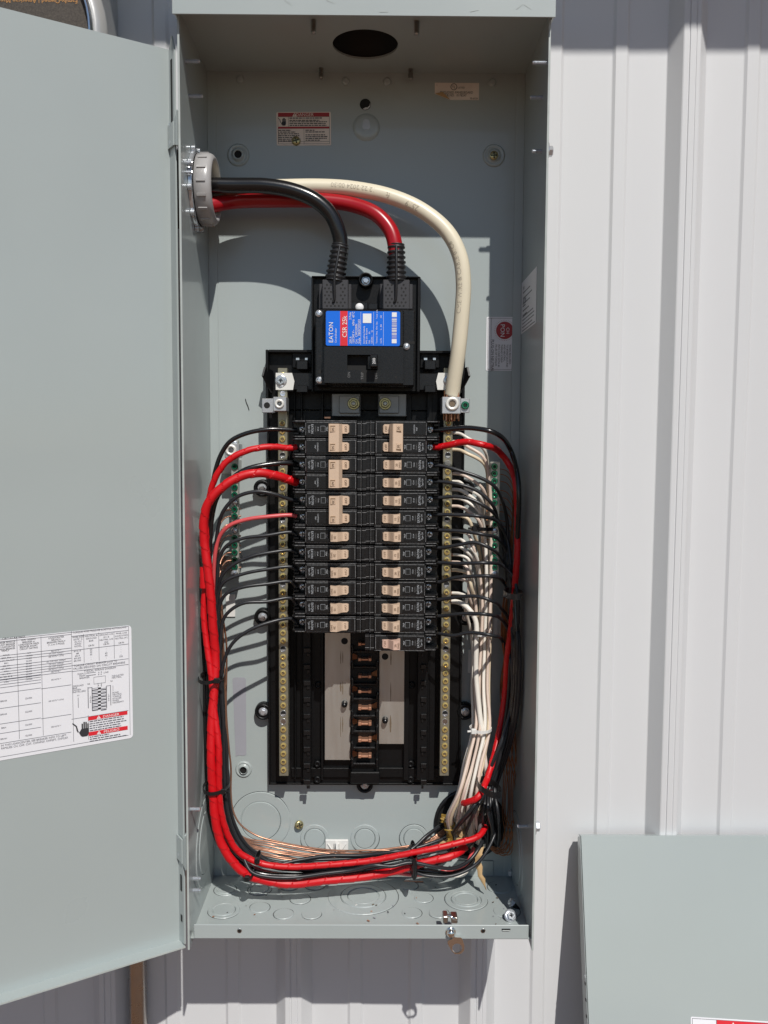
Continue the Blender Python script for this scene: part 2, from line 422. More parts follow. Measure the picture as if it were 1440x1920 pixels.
def meter():
    x1 = -.277; x0 = x1 - .30; yf = -.087; z0 = .70; z1 = 1.16
    root = thing('meter_socket', 'light grey meter socket box high on the wall behind the open panel door', 'meter box', ((x0 + x1) / 2, WALL_Y, z0))
    b = MB(); b.box(x0, x1, WALL_Y - .001, yf + .004, z0, z1, 'steel_grey', .002); b.build('housing', root)
    b = MB(); b.box(x0 + .003, x1 - .003, yf + .0035, yf, z0 + .003, z1 - .003, 'steel_grey', .0015)
    c = U(-12, 60, 95); c.y = yf
    b.lathe(c, FR, [(.1105, 0), (.1095, .004), (.106, .006), (.103, .010), (.100, .010)], 'steel_grey', 56, cap0=False, cap1=False); b.build('front_cover', root)
    b = MB(); b.lathe(c, FR, [(.1000, .008), (.1000, .018), (.0985, .0200), (.0972, .0200), (.0965, .018), (.0965, .010)], 'chrome', 64, cap0=False, cap1=False); b.build('sealing_ring', root)
    b = MB(); o = c + FR * .011
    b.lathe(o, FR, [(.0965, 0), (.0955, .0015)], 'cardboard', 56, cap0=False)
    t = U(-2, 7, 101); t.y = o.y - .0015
    b.text('Family-Owned | American Manufacturing', U(146, 3, 99.5), -X, -Z, .0044, 'orange_print', 'L', off=0.0004)
    b.build('cardboard_disc', root)
meter()
def conduit():
    b = MB(); p = U(259, 1880, -8); b.lathe((p.x, .0085, GROUND_Z - .02), Z, [(.0105, 0), (.0105, 1.55)], 'galv', 28)
    b.build('conduit_pipe', **tagd('thin galvanized conduit pipe running down the wall below the open door', 'pipe'))
conduit()

# ================================================================== enclosure
ENC = thing('electrical_box', 'tall grey steel electrical panel enclosure mounted open on the white siding', 'electrical panel', (0, 0, 0))
TH = .0016
def plate_hole(b, x0, x1, z0, z1, holes, y0, y1, m):
    """upright plate y0(front)..y1 with round holes; holes must not share z bands: [(x,z,r)] sorted by z"""
    z = z0
    def fl(a, c, e, f):
        b.quad((a, y0, e), (c, y0, e), (c, y0, f), (a, y0, f), m)
    for hx, hz, r in holes:
        R = r * 1.12
        fl(x0, x1, z, hz - R); fl(x0, hx - R, hz - R, hz + R); fl(hx + R, x1, hz - R, hz + R)
        n = 48; ci = [(hx + r * math.cos(2 * math.pi * i / n), hz + r * math.sin(2 * math.pi * i / n)) for i in range(n)]
        sq = []
        for i in range(n):
            a = 2 * math.pi * i / n; cx, sx = math.cos(a), math.sin(a); k = R / max(abs(cx), abs(sx)); sq.append((hx + cx * k, hz + sx * k))
        for i in range(n):
            j = (i + 1) % n
            b.quad((ci[i][0], y0, ci[i][1]), (sq[i][0], y0, sq[i][1]), (sq[j][0], y0, sq[j][1]), (ci[j][0], y0, ci[j][1]), m)
            b.quad((ci[i][0], y0, ci[i][1]), (ci[j][0], y0, ci[j][1]), (ci[j][0], y1, ci[j][1]), (ci[i][0], y1, ci[i][1]), m)
        z = hz + R
    fl(x0, x1, z, z1)
    b.quad((x0, y1 + .0, z0), (x0, y1, z1), (x0, y0, z1), (x0, y0, z0), m); b.quad((x1, y1, z0), (x1, y1, z1), (x1, y0, z1), (x1, y0, z0), m)
HOLE = U(881, 1543, 0); HOLE_R = .0395
def knock(o, ax, radii, parent, seed=0, m='paint', h=.0006):
    """concentric knock-out rings pressed into the sheet"""
    b = MB(); R = radii; n = 44; ax = Vector(ax)
    prof = []
    for i, r in enumerate(R):
        hh = h * 1.4 * (1 + .55 * (i % 2)); nx = R[i + 1] if i + 1 < len(R) else 0
        prof += [(r, .00008), (r - .0007, hh)]
        if nx: prof += [(nx + .0010, hh), (nx + .0003, .00008)]
        else: prof += [(r * .5, hh), (0.00001, hh)]
    b.lathe(o, ax, prof, m, n, smooth=False, cap0=False, cap1=False)
    rnd = random.Random(seed); t = Vector((0, 0, 1)) if abs(ax.z) < .9 else Vector((1, 0, 0)); e1 = ax.cross(t).normalized(); e2 = ax.cross(e1)
    for r in R:                                        # the sheared slit, open for part of the round
        a0 = rnd.uniform(0, 6.28); k = int(n * rnd.uniform(.45, .75)); vs = []
        for i in range(k + 1):
            a = a0 + 2 * math.pi * i / n; wd = .00055 * min(1, i / 3, (k - i) / 3 + .01)
            for q in (r + .0001, r + .0001 + wd): vs.append(Vector(o) + ax * .00016 + e1 * (q * math.cos(a)) + e2 * (q * math.sin(a)))
        b.add(vs, [(2 * i, 2 * i + 1, 2 * i + 3, 2 * i + 2) for i in range(k)], 'black_deep')
    b.build('knockout', parent)
def dimple(o, r, hole, parent, depth=.0028, hm='black_deep', rim=True, name='mounting_dimple'):
    b = MB()
    prof = [(r, .0001), (r * .93, .0014), (r * .84, .0022), (r * .72, .0012), (r * .60, .0010), (r * .50, .0034), (r * .42, .0042), (hole + .0003, .0040), (hole, .0030)] if rim else [(r, .0001), (r * .88, .0016), (r * .72, .0022), (r * .4, .0022), (0, .0022)]
    b.lathe(o, FR, prof, 'paint', 32, cap0=False, cap1=False)
    if hole: b.lathe(Vector(o), FR, [(hole + .0004, .0016), (0.00001, .0016)], hm, 20, cap0=False, cap1=False)
    b.build(name, parent)
def enclosure():
    b = MB(); plate_hole(b, -W2, W2, 0, HB, [(HOLE.x, HOLE.z, HOLE_R)], 0, TH, 'paint'); back = b.build('back_panel', ENC, recalc=False)
    b = MB(); b.lathe((HOLE.x, .0, HOLE.z), Y, [(HOLE_R + .001, .0019), (0.0001, .0019)], "black_deep", 40, cap0=False, cap1=False)  # black disc stands in for the darkness behind the hole
    b.lathe((HOLE.x, 0, HOLE.z), FR, [(HOLE_R + .0028, .0), (HOLE_R + .0028, .0028), (HOLE_R - .0010, .0034), (HOLE_R - .0014, .0)], 'nylon_black', 44, cap0=False, cap1=False)
    b.build('wire_hole_grommet', ENC)
    sides = []
    for s in (-1, 1):
        b = MB(); xa = s * W2; xb = s * (W2 + TH)
        b.box(xa, xb, TH, -DB, -.010, HB + .004, 'paint', .0003)
        b.box(xa - s * .0002, xb + s * .0002, -DB + .0004, -DB - .0003, -.010, HB + .003, 'paint_edge', .0001)
        b.box(xa, xa - s * .010, -.0004, -.0012, .0, HB, 'paint', .0003)
        sides.append(b.build('side_panel', ENC))
    b = MB(); b.box(-W2, W2, TH, -DB + .006, -TH, 0, 'paint', .0002)
    b.box(-W2 + .014, W2 - .022, -.0006, -.0014, .0, .019, 'paint', .0003)              # welded flange at the back
    bot = b.build('bottom_panel', ENC)
    b = MB(); l = U(364, 1734, 131).x; r = U(991, 1732, 131).x; zt = U(680, 1733, 131).z
    b.box(l, r, -DB + .0060, -DB + .0060 - TH, -.0005, zt, 'paint', .0004)
    lip = b.build('front_lip', ENC)
    for px, py in ((449, 1745), (906, 1745)):
        p = U(px, py, 133); b = MB(); b.lathe(p, FR, [(.0024, .0001), (.0020, .0004), (.0010, .0004)], 'galv', 14, cap0=False); b.lathe(p, FR, [(.0016, .0006), (0.00001, .0006)], 'black_deep', 12, cap0=False, cap1=False); b.build('lip_hole', lip)
    b = MB(); b.pbox(941, 1742, 957, 1744, 132, 133.2, 'black_deep'); b.pbox(942, 1744.5, 956, 1746, 132, 133.6, 'paint_edge', .0002); b.build('lip_slot', lip)
    # ceiling with the closed hub opening, and the drip cap
    hub = UZ(685, 84, HB); b = MB(); n = 48; r = .0335
    x0, x1, y0, y1 = -W2, W2, 0.0, -DB - .011; R = r * 1.15
    def fl(a, c, e, f): b.quad((a, e, HB), (c, e, HB), (c, f, HB), (a, f, HB), 'paint')
    fl(x0, hub.x - R, y0, y1); fl(hub.x + R, x1, y0, y1); fl(hub.x - R, hub.x + R, y0, hub.y + R); fl(hub.x - R, hub.x + R, hub.y - R, y1)
    ci = []; sq = []
    for i in range(n):
        a = 2 * math.pi * i / n; c_, s_ = math.cos(a), math.sin(a); k = R / max(abs(c_), abs(s_))
        ci.append((hub.x + r * c_, hub.y + r * s_)); sq.append((hub.x + k * c_, hub.y + k * s_))
    for i in range(n):
        j = (i + 1) % n; b.quad((*ci[i], HB), (*sq[i], HB), (*sq[j], HB), (*ci[j], HB), 'paint'); b.quad((*ci[i], HB), (*ci[j], HB), (*ci[j], HB + .002), (*ci[i], HB + .002), 'paint')
    b.build('ceiling', ENC)
    b = MB(); b.lathe((hub.x, hub.y, HB + .002), Z, [(r + .004, 0), (r + .001, 0), (r + .001, .024), (0.0001, .024)], 'black_deep', 32, cap0=False, cap1=False); b.build('hub_closure', ENC)
    b = MB(); zl = .9043; t = .0014
    b.box(-.1788, .1788, -.1488, -.1488 + t, zl, .985, 'paint', .0004)
    b.box(-.1788, -.1788 + t, -.1488 + t, TH, zl + .004, .985, 'paint'); b.box(.1788 - t, .1788, -.1488 + t, TH, zl + .004, .985, 'paint')
    b.box(-.1788, .1788, -.1488, .0016, .985, .9865, 'paint', .0004)
    cap = b.build('top_cap', ENC)
    for px, py in ((541, 5), (620, 3), (975, 12), (990, 13), (720, 22), (890, 20)):
        b = MB(); p = U(px, py, 149); u = Vector((1, 0, random.uniform(-.8, .8))).normalized(); b.quad(*[p + FR * .0002 + u * a + Z * c for a, c in ((-.004, -.00025), (.004, -.0001), (.004, .0002), (-.004, .00025))], 'paint_edge'); b.build('paint_scratch', cap)
    # knock-outs
    KB = [(425, 1668, (23.6, 18)), (487, 1668, (22, 17)), (543, 1661, (19,)), (591, 1660, (19,)), (420, 1707, (30, 21)), (487, 1702, (19,)), (532, 1714, (19,)), (584, 1714, (19,)), (563, 1686, (19,)),
          (681, 1681, (66, 42, 29)), (767, 1661, (17,)), (794, 1684, (18,)), (772, 1712, (19,)), (823, 1712, (19,)), (874, 1687, (40, 28, 21)), (937, 1664, (23,)), (950, 1709, (25,))]
    for i, (px, py, rr) in enumerate(KB):
        p = UZ(px, py, 0); k = 1000 * (p - CAM).dot(FW) / FPX / 1000
        knock(p, Z, [q * k for q in rr], bot, i)
    for i, (px, py, rr) in enumerate([(489, 1539, (56, 37)), (590, 1572, (27, 19)), (684, 1572, (27, 19)), (776, 1572, (27, 19))]):
        p = U(px, py, 0); k = (p - CAM).dot(FW) / FPX; knock(p, FR, [q * k for q in rr], back, 30 + i)
    for s, px, py, rr in ((-1, 384, 1577, (.048, .034)), (1, 968, 1600, (.046, .033))):
        p = UX(px, py, s * W2); knock(p, X * -s, rr, sides[0 if s < 0 else 1], 50 + int(py))
    # pressed mounting points on the back
    dimple(U(447, 291, 0), .0125, .0040, back); dimple(U(926, 292, 0), .0125, .0040, back); dimple(U(457, 1442, 0), .0098, .0042, back)
    dimple(U(687, 239, 0), .0150, 0, back, rim=False, name='keyhole_boss')
    b = MB(); b.prism([(U(px, py, 0).x, U(px, py, 0).z) for px, py in ((681, 228), (684, 225), (689, 225), (692, 228), (695, 240), (691, 245), (683, 245), (679, 240))], -.0022, -.0028, 'steel_grey'); b.build('keyhole', back)
    for px, py in ((450, 149), (648, 153), (726, 153), (923, 155)): dimple(U(px, py, 0), .0044, 0, back, rim=False, name='pressed_bump')
    b = MB(); p = U(685, 196, 0); b.lathe(p, FR, [(.0062, .0003), (0.00001, .0003)], 'black_deep', 24, cap0=False, cap1=False)
    b.prism([(p.x + .0058 * math.cos(a), p.z + .0058 * math.sin(a)) for a in [math.radians(t) for t in (-120, -95, -60, -20, 15)]] + [(p.x + .0012 + .0040 * math.cos(a), p.z + .0008 + .0042 * math.sin(a)) for a in [math.radians(t) for t in (0, -30, -70, -105)]], -.0004, -.0007, 'siding'); b.build('open_hole', back)  # pale crescent paints the lit sliver inside the dark hole
    put('mounting_screw', 'gold', U(926, 292, 3.2), back, .35)
    put('mounting_screw', 'gold', U(561, 1547, 4), back, .2, dirn=(.35, -1, .1)); put('mounting_screw', 'gold', U(555, 264, 1.5), back, .1, scale=.95)
    b = MB(); p = U(561, 1547, 4); b.lathe(p, Vector((-.35, 1, -.1)), [(.0022, 0), (.0022, .006)], 'gold_zinc', 10); b.build('screw_shank', back)
    # threads of screws that poke through the sheet
    def stud(p, ax, L, r, parent, m='zinc'):
        b = MB(); pr = []; k = int(L / .0009)
        for i in range(k): pr += [(r, i * .0009), (r * .72, i * .0009 + .00045)]
        pr.append((r * .6, L)); b.lathe(p, ax, pr, m, 10, smooth=False); b.build('screw_tip', parent)
    for px, py, L in ((348, 115, .014), (354, 180, .014), (357, 1517, .010), (362, 1647, .008), (362, 1669, .008)):
        stud(UX(px, py, -W2), X, L, .0022, sides[0])
    for px, py, L in ((1026, 118, .014), (1017, 183, .012), (1016, 284, .010), (989, 1549, .011)): stud(UX(px, py, W2), -X, L, .0022, sides[1])
    for px, py in ((588, 32), (781, 34)): stud(UZ(px, py + 6, HB), -Z, .013, .0030, cap, 'galv')
    for px, py in ((602, 128), (770, 130)): stud(UZ(px, py, HB), -Z, .011, .0028, cap, 'galv')
    for px, py in ((350, 305), (350, 323), (365, 291)): stud(UX(px, py, -W2), X, .006, .0020, sides[0])
    for px, py, dd in ((1029, 284, 128), (1004, 1549, 128)):
        p = U(px, py, dd); p.x = W2 + TH; b = MB(); b.lathe(p, X, [(.0085, 0), (.0085, .0012), (.0060, .0014)], 'zinc', 20); b.lathe(p, X, [(.0052, .0012), (.0052, .0050), (.0042, .0058), (.0015, .0058)], 'zinc', 6, smooth=False); b.build('side_screw', sides[1])
    b = MB(); p = UX(347, 205, -W2 - TH); b.box(-W2 - TH - .0026, -W2 - TH - .0002, p.y - .004, p.y + .018, U(330, 232, 130).z, U(330, 175, 130).z, 'zinc', .0006); b.build('latch_plate', ENC)
    # stickers and marks on the sheet
    b = MB(); a = U(436, 1270, 0); c = U(462, 1418, 0); rr = .002
    b.prism([(a.x, a.z - rr), (a.x + rr, a.z), (c.x - rr, a.z), (c.x, a.z - rr), (c.x, c.z + .002), (c.x - .004, c.z + .0006), (c.x - .008, c.z + .0015), (a.x + .003, c.z)], -.0002, -.0004, 'residue'); b.build('adhesive_residue', back)
    for (x0_, y0_, x1_, y1_) in ((423, 1114, 441, 1157), (878, 1218, 893, 1262)):
        b = MB(); b.pbox(x0_, y0_, x1_, y1_, .2, 2.0, 'nylon', .0005); b.build('adhesive_pad', back)
    b = MB(); b.tube([U(460, 748, .6), U(462, 755, .8), U(465, 762, .9), U(467, 769, .6)], .0004, 'black_deep', 6, 4); b.build('scratch_mark', back)
    return back, sides, bot, lip, cap
BACK, SIDES, BOT, LIP, CAP = enclosure()
# ------------------------------------------------------------------ stickers (each one flat printed sheet)
def lines(b, o, u, v, x0, x1, y, n, pitch, h, m, jag=.12, seed=1):
    rnd = random.Random(seed); nn = u.cross(v)
    for i in range(n):
        x = x0; e = x1 - (x1 - x0) * rnd.uniform(0, jag) * (1 if i % 3 else 2.5)
        while x < e:
            wd = min(rnd.uniform(.0012, .0045), e - x); yy = y - i * pitch
            b.quad(*[o + u * a + v * c + nn * .0001 for a, c in ((x, yy), (x + wd, yy), (x + wd, yy + h), (x, yy + h))], m); x += wd + .0006
def rect(b, o, u, v, x0, x1, y0, y1, m, k=1):
    nn = u.cross(v); b.quad(*[o + u * a + v * c + nn * (.00008 * k) for a, c in ((x0, y0), (x1, y0), (x1, y1), (x0, y1))], m)
def frame(b, o, u, v, x0, x1, y0, y1, t, m, k=2):
    rect(b, o, u, v, x0, x1, y0, y0 + t, m, k); rect(b, o, u, v, x0, x1, y1 - t, y1, m, k); rect(b, o, u, v, x0, x0 + t, y0 + t, y1 - t, m, k); rect(b, o, u, v, x1 - t, x1, y0 + t, y1 - t, m, k)
def sheet(b, o, u, v, w_, h_, m, r=.002, t=.00022):
    nn = u.cross(v); pts = []
    for cx, cy, a0 in ((w_ - r, r, -90), (w_ - r, h_ - r, 0), (r, h_ - r, 90), (r, r, 180)):
        for k in range(4): a = math.radians(a0 + 30 * k); pts.append((cx + r * math.cos(a), cy + r * math.sin(a)))
    n = len(pts); P = [o + u * a + v * c for a, c in pts]
    b.add([p - nn * t for p in P] + P, [tuple(range(n, 2 * n))] + [(i, (i + 1) % n, n + (i + 1) % n, n + i) for i in range(n)], m)
def tri_warn(b, o, u, v, cx, cy, s, m1, m2):
    nn = u.cross(v); b.add([o + u * (cx + a * s) + v * (cy + c * s) + nn * .0002 for a, c in ((-.62, -.5), (.62, -.5), (0, .55))], [(0, 1, 2)], m1)
    rect(b, o, u, v, cx - .07 * s, cx + .07 * s, cy - .12 * s, cy + .28 * s, m2, 4); rect(b, o, u, v, cx - .07 * s, cx + .07 * s, cy - .36 * s, cy - .22 * s, m2, 4)
def hand(b, o, u, v, cx, cy, s, m):
    nn = u.cross(v)
    def poly(L, k=3): b.add([o + u * (cx + a * s) + v * (cy + c * s) + nn * (.00008 * k) for a, c in L], [tuple(range(len(L)))], m)
    poly([(-.1, -.42), (.0, -.5), (.32, -.5), (.42, -.3), (.42, .02), (-.05, .02), (-.2, -.2)])
    for i, h in enumerate((.36, .46, .44, .32)): poly([(-.04 + i * .12, .0), (.05 + i * .12, .0), (.05 + i * .12, h), (-.04 + i * .12, h)], 4)
    poly([(-.2, -.2), (-.1, -.4), (-.28, .0), (-.34, .04)], 5)
    poly([(-.62, .45), (-.58, .5), (-.33, .26), (-.40, .22)], 3); poly([(-.40, .25), (-.33, .26), (-.27, .02), (-.36, -.02)], 5); poly([(-.36, .02), (-.30, .03), (-.24, -.14), (-.30, -.16)], 4)
def stickers():
    # red danger sticker at the top of the back panel
    o = U(519, 273, .4); w_ = (U(621, 270, .4) - o).x; h_ = U(519, 210, .4).z - o.z; u = Vector((1, 0, .012)).normalized(); v = Vector((-.012, 0, 1)).normalized(); b = MB()
    sheet(b, o, u, v, w_, h_, 'paper_old', .0015); rect(b, o, u, v, .0018, w_ - .0018, h_ * .86, h_ * .975, 'label_maroon', 2); rect(b, o, u, v, .0018, w_ - .0018, h_ * .50, h_ * .56, 'label_maroon', 2)
    frame(b, o, u, v, .0016, w_ - .0016, .0016, h_ * .86, .0003, 'ink'); rect(b, o, u, v, w_ * .22, w_ * .22 + .0003, h_ * .56, h_ * .86, 'ink', 3); rect(b, o, u, v, w_ * .5, w_ * .5 + .0003, .0016, h_ * .5, 'ink', 3); rect(b, o, u, v, .0016, w_ - .0016, .004, .0043, 'ink', 3)
    b.text('DANGER', o + u * (w_ * .52) + v * (h_ * .92), u, v, .0036, 'paper_old', off=.0003); tri_warn(b, o, u, v, w_ * .335, h_ * .917, .0042, 'paper_old', 'label_maroon')
    hand(b, o, u, v, w_ * .115, h_ * .71, .0085, 'ink')
    lines(b, o, u, v, w_ * .24, w_ * .97, h_ * .80, 2, .0024, .0011, 'ink', .3, 3); lines(b, o, u, v, w_ * .24, w_ * .97, h_ * .69, 3, .0019, .0010, 'ink', .1, 4)
    lines(b, o, u, v, w_ * .03, w_ * .47, h_ * .44, 7, .0019, .0010, 'ink', .3, 5); lines(b, o, u, v, w_ * .53, w_ * .97, h_ * .44, 2, .0019, .0010, 'ink', .3, 6); lines(b, o, u, v, w_ * .53, w_ * .97, h_ * .30, 4, .0019, .0010, 'ink', .2, 7)
    b.build('danger_sticker', BACK)
    # listing sticker with a peeled corner
    o = U(815, 187, .4); w_ = (U(898, 187, .4) - o).x; h_ = U(815, 155, .4).z - o.z; b = MB(); u, v = X, Z
    P = [(w_ * .35, 0), (w_, 0), (w_, h_), (0, h_), (0, h_ * .35)]
    b.prism([(o.x + a, o.z + c) for a, c in P], -.0002, -.0005, 'paper_old')
    b.add([o + X * a + Z * c + FR * k for a, c, k in ((w_ * .35, 0, .0006), (0, h_ * .35, .0006), (w_ * .17, h_ * .38, .0040), (w_ * .26, h_ * .18, .0035))], [(0, 1, 2, 3)], 'tan_paper')
    o2 = o + FR * .0003
    cc = o2 + X * (w_ * .43) + Z * (h_ * .76); n = 24
    for r0, r1 in ((.0030, .0036),):
        b.add([cc + FR * .0001 + X * (r * math.cos(6.283 * i / n)) + Z * (r * math.sin(6.283 * i / n)) for i in range(n) for r in (r0, r1)], [(2 * i, 2 * i + 1, (2 * i + 3) % (2 * n), (2 * i + 2) % (2 * n)) for i in range(n)], 'ink')
    b.text('U', cc - X * .0009 + Z * .0006, X, Z, .0024, 'ink'); b.text('L', cc + X * .0010 - Z * .0006, X, Z, .0024, 'ink')
    b.text('LISTED', cc + X * .0042 - Z * .0008, X, Z, .0019, 'ink', 'L'); b.text('ENCLOSED PANELBOARD', o2 + X * (w_ * .49) + Z * (h_ * .44), X, Z, .0027, 'ink', wx=.85)
    b.text('ISSUE NO   0178247', o2 + X * (w_ * .44) + Z * (h_ * .27), X, Z, .0027, 'ink', wx=.85); b.text('95-6529', o2 + X * (w_ * .97) + Z * (h_ * .09), X, Z, .0019, 'ink', 'R'); b.text('L', o2 + X * (w_ * .05) + Z * (h_ * .86), X, Z, .0015, 'ink')
    b.build('listing_sticker', BACK)
    # bonding screw sticker, printed sideways
    o = U(911, 695, .4); wx_ = (U(972, 695, .4) - o).x; hz_ = U(914, 594, .4).z - o.z; b = MB(); u, v = -Z, X; o = o + Z * hz_     # u down, v right
    sheet(b, o, u, v, hz_, wx_, 'paper', .0012); frame(b, o, u, v, .0014, hz_ - .0014, .0014, wx_ - .0014, .0003, 'ink'); rect(b, o, u, v, .0014, hz_ - .0014, wx_ * .14, wx_ * .14 + .0003, 'ink', 3)
    cc = o + u * (hz_ * .25) + v * (wx_ * .56); n = 28; nn = u.cross(v)
    b.add([cc + nn * .00025 + u * (.0098 * math.cos(6.283 * i / n)) + v * (.0098 * math.sin(6.283 * i / n)) for i in range(n)], [tuple(range(n))], 'label_maroon')
    for i in range(36):
        a = 6.283 * i / 36; q = cc + u * (.0112 * math.cos(a)) + v * (.0112 * math.sin(a)); rect(b, q, u, v, -.0003, .0003, -.0003, .0003, 'label_maroon', 3)
    b.text('CH', cc + v * .0036, u, v, .0036, 'print_white', off=.0004); b.text('PON', cc - v * .0022, u, v, .0050, 'print_white', off=.0004)
    b.text('BONDING SCREW', o + u * (hz_ * .465) + v * (wx_ * .86), u, v, .0030, 'ink', 'L', off=.0003, wx=.92)
    for i, s in enumerate(('WHEN REQUIRED', 'TO BOND GROUND', 'AND NEUTRAL,', 'THREAD SCREW', 'INTO CASE WITH 40', 'IN-LBS OF TORQUE.')): b.text(s, o + u * (hz_ * .51) + v * (wx_ * (.735 - i * .085)), u, v, .0021, 'ink', 'L', off=.0003, wx=.95)
    b.text('PLUG-ON NEUTRAL', o + u * (hz_ * .42) + v * (wx_ * .20), u, v, .0031, 'ink', 'L', off=.0003, wx=.93)
    b.build('bonding_sticker', BACK)
    # sticker on the right inner side
    A = UX(979, 531, W2); B = UX(1007, 507, W2); Cc = UX(979, 626, W2); yb = A.y; yf = B.y; zt = A.z; zb = Cc.z
    o = Vector((W2 - .0004, yb, zb)); u, v = Vector((0, -1, 0)), Z; w_ = yb - yf; h_ = zt - zb; b = MB(); sheet(b, o, u, v, w_, h_, 'paper', .001)
    b.text('SERIAL', o + u * (w_ * .12) + v * (h_ * .86), u, v, .0034, 'paper_line', 'L', off=.0003, wx=.8); b.text('EATON', o + u * (w_ * .12) + v * (h_ * .60), u, v, .0058, 'ink', 'L', off=.0003, wx=.8)
    lines(b, o, u, v, w_ * .12, w_ * .8, h_ * .76, 3, .006, .0012, 'paper_line', .5, 8); lines(b, o, u, v, w_ * .12, w_ * .55, h_ * .50, 3, .005, .0012, 'ink', .5, 9); lines(b, o, u, v, w_ * .1, w_ * .95, h_ * .30, 5, .0038, .0011, 'paper_line', .1, 10)
    b.build('rating_sticker', SIDES[1])
stickers()

# ================================================================== door
TD = math.radians(32); DO = Vector((-.1888, -.115, 0)); DL = Vector((-math.cos(TD), -math.sin(TD), 0)); DN = Vector((math.sin(TD), -math.cos(TD), 0))   # along to the left, normal towards viewer
def UDr(px, py):
    v = ray(px, py); return CAM + v * ((DO - CAM).dot(DN) / v.dot(DN))
def door():
    zt, zb = .8866, -.0130; w_ = .372; t = .0015; fd = .0150
    def pt(a, n, z): return DO + DL * a + DN * n + Z * z
    def slab(b, a0, a1, n0, n1, z0, z1, m):
        vs = [pt(a, n, z) for a in (a0, a1) for n in (n0, n1) for z in (z0, z1)]; b.add(vs, [(0, 1, 3, 2), (4, 6, 7, 5), (0, 4, 5, 1), (2, 3, 7, 6), (0, 2, 6, 4), (1, 5, 7, 3)], m)
    b = MB(); slab(b, 0, w_, -t, 0, zb, zt, 'paint'); dr = b.build('door', ENC)
    b = MB(); slab(b, .0004, w_, .0, fd, zb, zb + t, 'paint'); slab(b, .0004, w_, fd - .0002, fd + .0002, zb - .0001, zb + t + .0001, 'paint_edge'); b.build('bottom_flange', dr)
    b = MB()
    vs = [pt(a, n, z) for a in (-.0002, t) for n, z in ((.0, zb), (fd, zb + .004), (fd, zt - .004), (.008, zt + .010), (.0, zt - .002))]; nn = 5
    b.add(vs, [(0, 1, 2, 3, 4), (9, 8, 7, 6, 5)] + [(i, (i + 1) % 5, 5 + (i + 1) % 5, 5 + i) for i in range(5)], 'paint'); b.build('hinge_flange', dr)
    for z0, z1 in ((zt - .075, zt - .012), (.045, .062), (.012, .019)):
        b = MB(); slab(b, t, t + .0003, .0055, .0098, z0, z1, 'black_deep'); b.build('flange_slot', dr)
    # hinge leaves
    for y0, y1 in ((215, 283), (1556, 1622)):
        za = U(330, y0, 125).z; zc = U(330, y1, 125).z; b = MB()
        slab(b, t + .0005, t + .0021, .001, fd + .001, zc + .004, za - .008, 'paint')
        P = [pt(t + .0005, fd + .001, zc + .004), pt(t + .0005, fd + .001, za - .008), Vector((-W2 - TH - .0006, -DB - .0012, za)), Vector((-W2 - TH - .0006, -DB - .0012, zc + .001))]
        Q = [p + Vector((.0, -.0016, 0)) for p in P]
        b.add(P + Q, [(0, 1, 2, 3), (7, 6, 5, 4), (0, 4, 5, 1), (1, 5, 6, 2), (2, 6, 7, 3), (3, 7, 4, 0)], 'paint')
        b.box(-W2 - TH - .0022, -W2 - TH - .0004, -DB - .001, -DB + .022, zc + .001, za, 'paint', .0004)
        for k in (.25, .75):
            p = pt(t + .0022, .006, zc + (za - zc) * k); b.lathe(p, -DL, [(.0022, 0), (.0016, .0008)], 'zinc', 10)
        b.build('hinge', dr)
    # printed sheet of ratings on the inside of the door
    b = MB(); u, v = -DL, Z
    K = 5.3333
    def at(x, y): return UDr(x / K, 1140 + y / K)
    tr = UDr(246, 1172); br = UDr(243.5, 1384); h_ = tr.z - br.z; w2 = .262
    o = Vector((tr.x, tr.y, br.z)) - u * w2 + DN * .0004
    sheet(b, o, u, v, w2, h_, 'paper', .0035)
    def loc(x, y): p = at(x, y) - o; return p.dot(u), p.dot(v)
    T = .00035
    def vl(x, y0, y1): a, c = loc(x, y0); e, f = loc(x, y1); rect(b, o, u, v, a - T / 2, a + T / 2, f, c, 'paper_line', 2)
    def hl(x0, y0, x1): a, c = loc(x0, y0) if x0 > -50 else (.004, loc(0, y0)[1]); e, f = loc(x1, y0); rect(b, o, u, v, a, e, c - T / 2, c + T / 2, 'paper_line', 3)
    # y values are read at the right end of each rule, so that the rules come out level on the door
    def HL(xa, xb, yb): e, f = loc(xb, yb); a = loc(xa, yb)[0] if xa is not None else .004; rect(b, o, u, v, a, e, f - T / 2, f + T / 2, 'paper_line', 3)
    HL(None, 1283, 182); HL(None, 1283, 1270); vl(1283, 182, 1270); vl(712, 228, 1340); HL(712, 1283, 222); vl(408, 285, 1278); vl(167, 305, 1312)
    HL(None, 712, 262); HL(None, 712, 398); HL(712, 1283, 358); HL(712, 1283, 505); HL(712, 1283, 562); vl(835, 258, 545); vl(985, 245, 525); vl(1138, 232, 505)
    for y in (424, 450, 500, 527, 553, 577, 602, 630): HL(None, 712, y)
    for y in (655, 680, 707, 735): HL(None, 408, y + 8)
    for y in (766, 1060): HL(408, 712, y)
    HL(None, 408, 798); HL(None, 408, 945); HL(None, 408, 1097); HL(None, 408, 1190); HL(None, 712, 1238); HL(712, 1283, 1022 + 0); vl(880, 1070, 1315)
    COLS = [(712, 835), (835, 985), (985, 1138), (1138, 1283)]
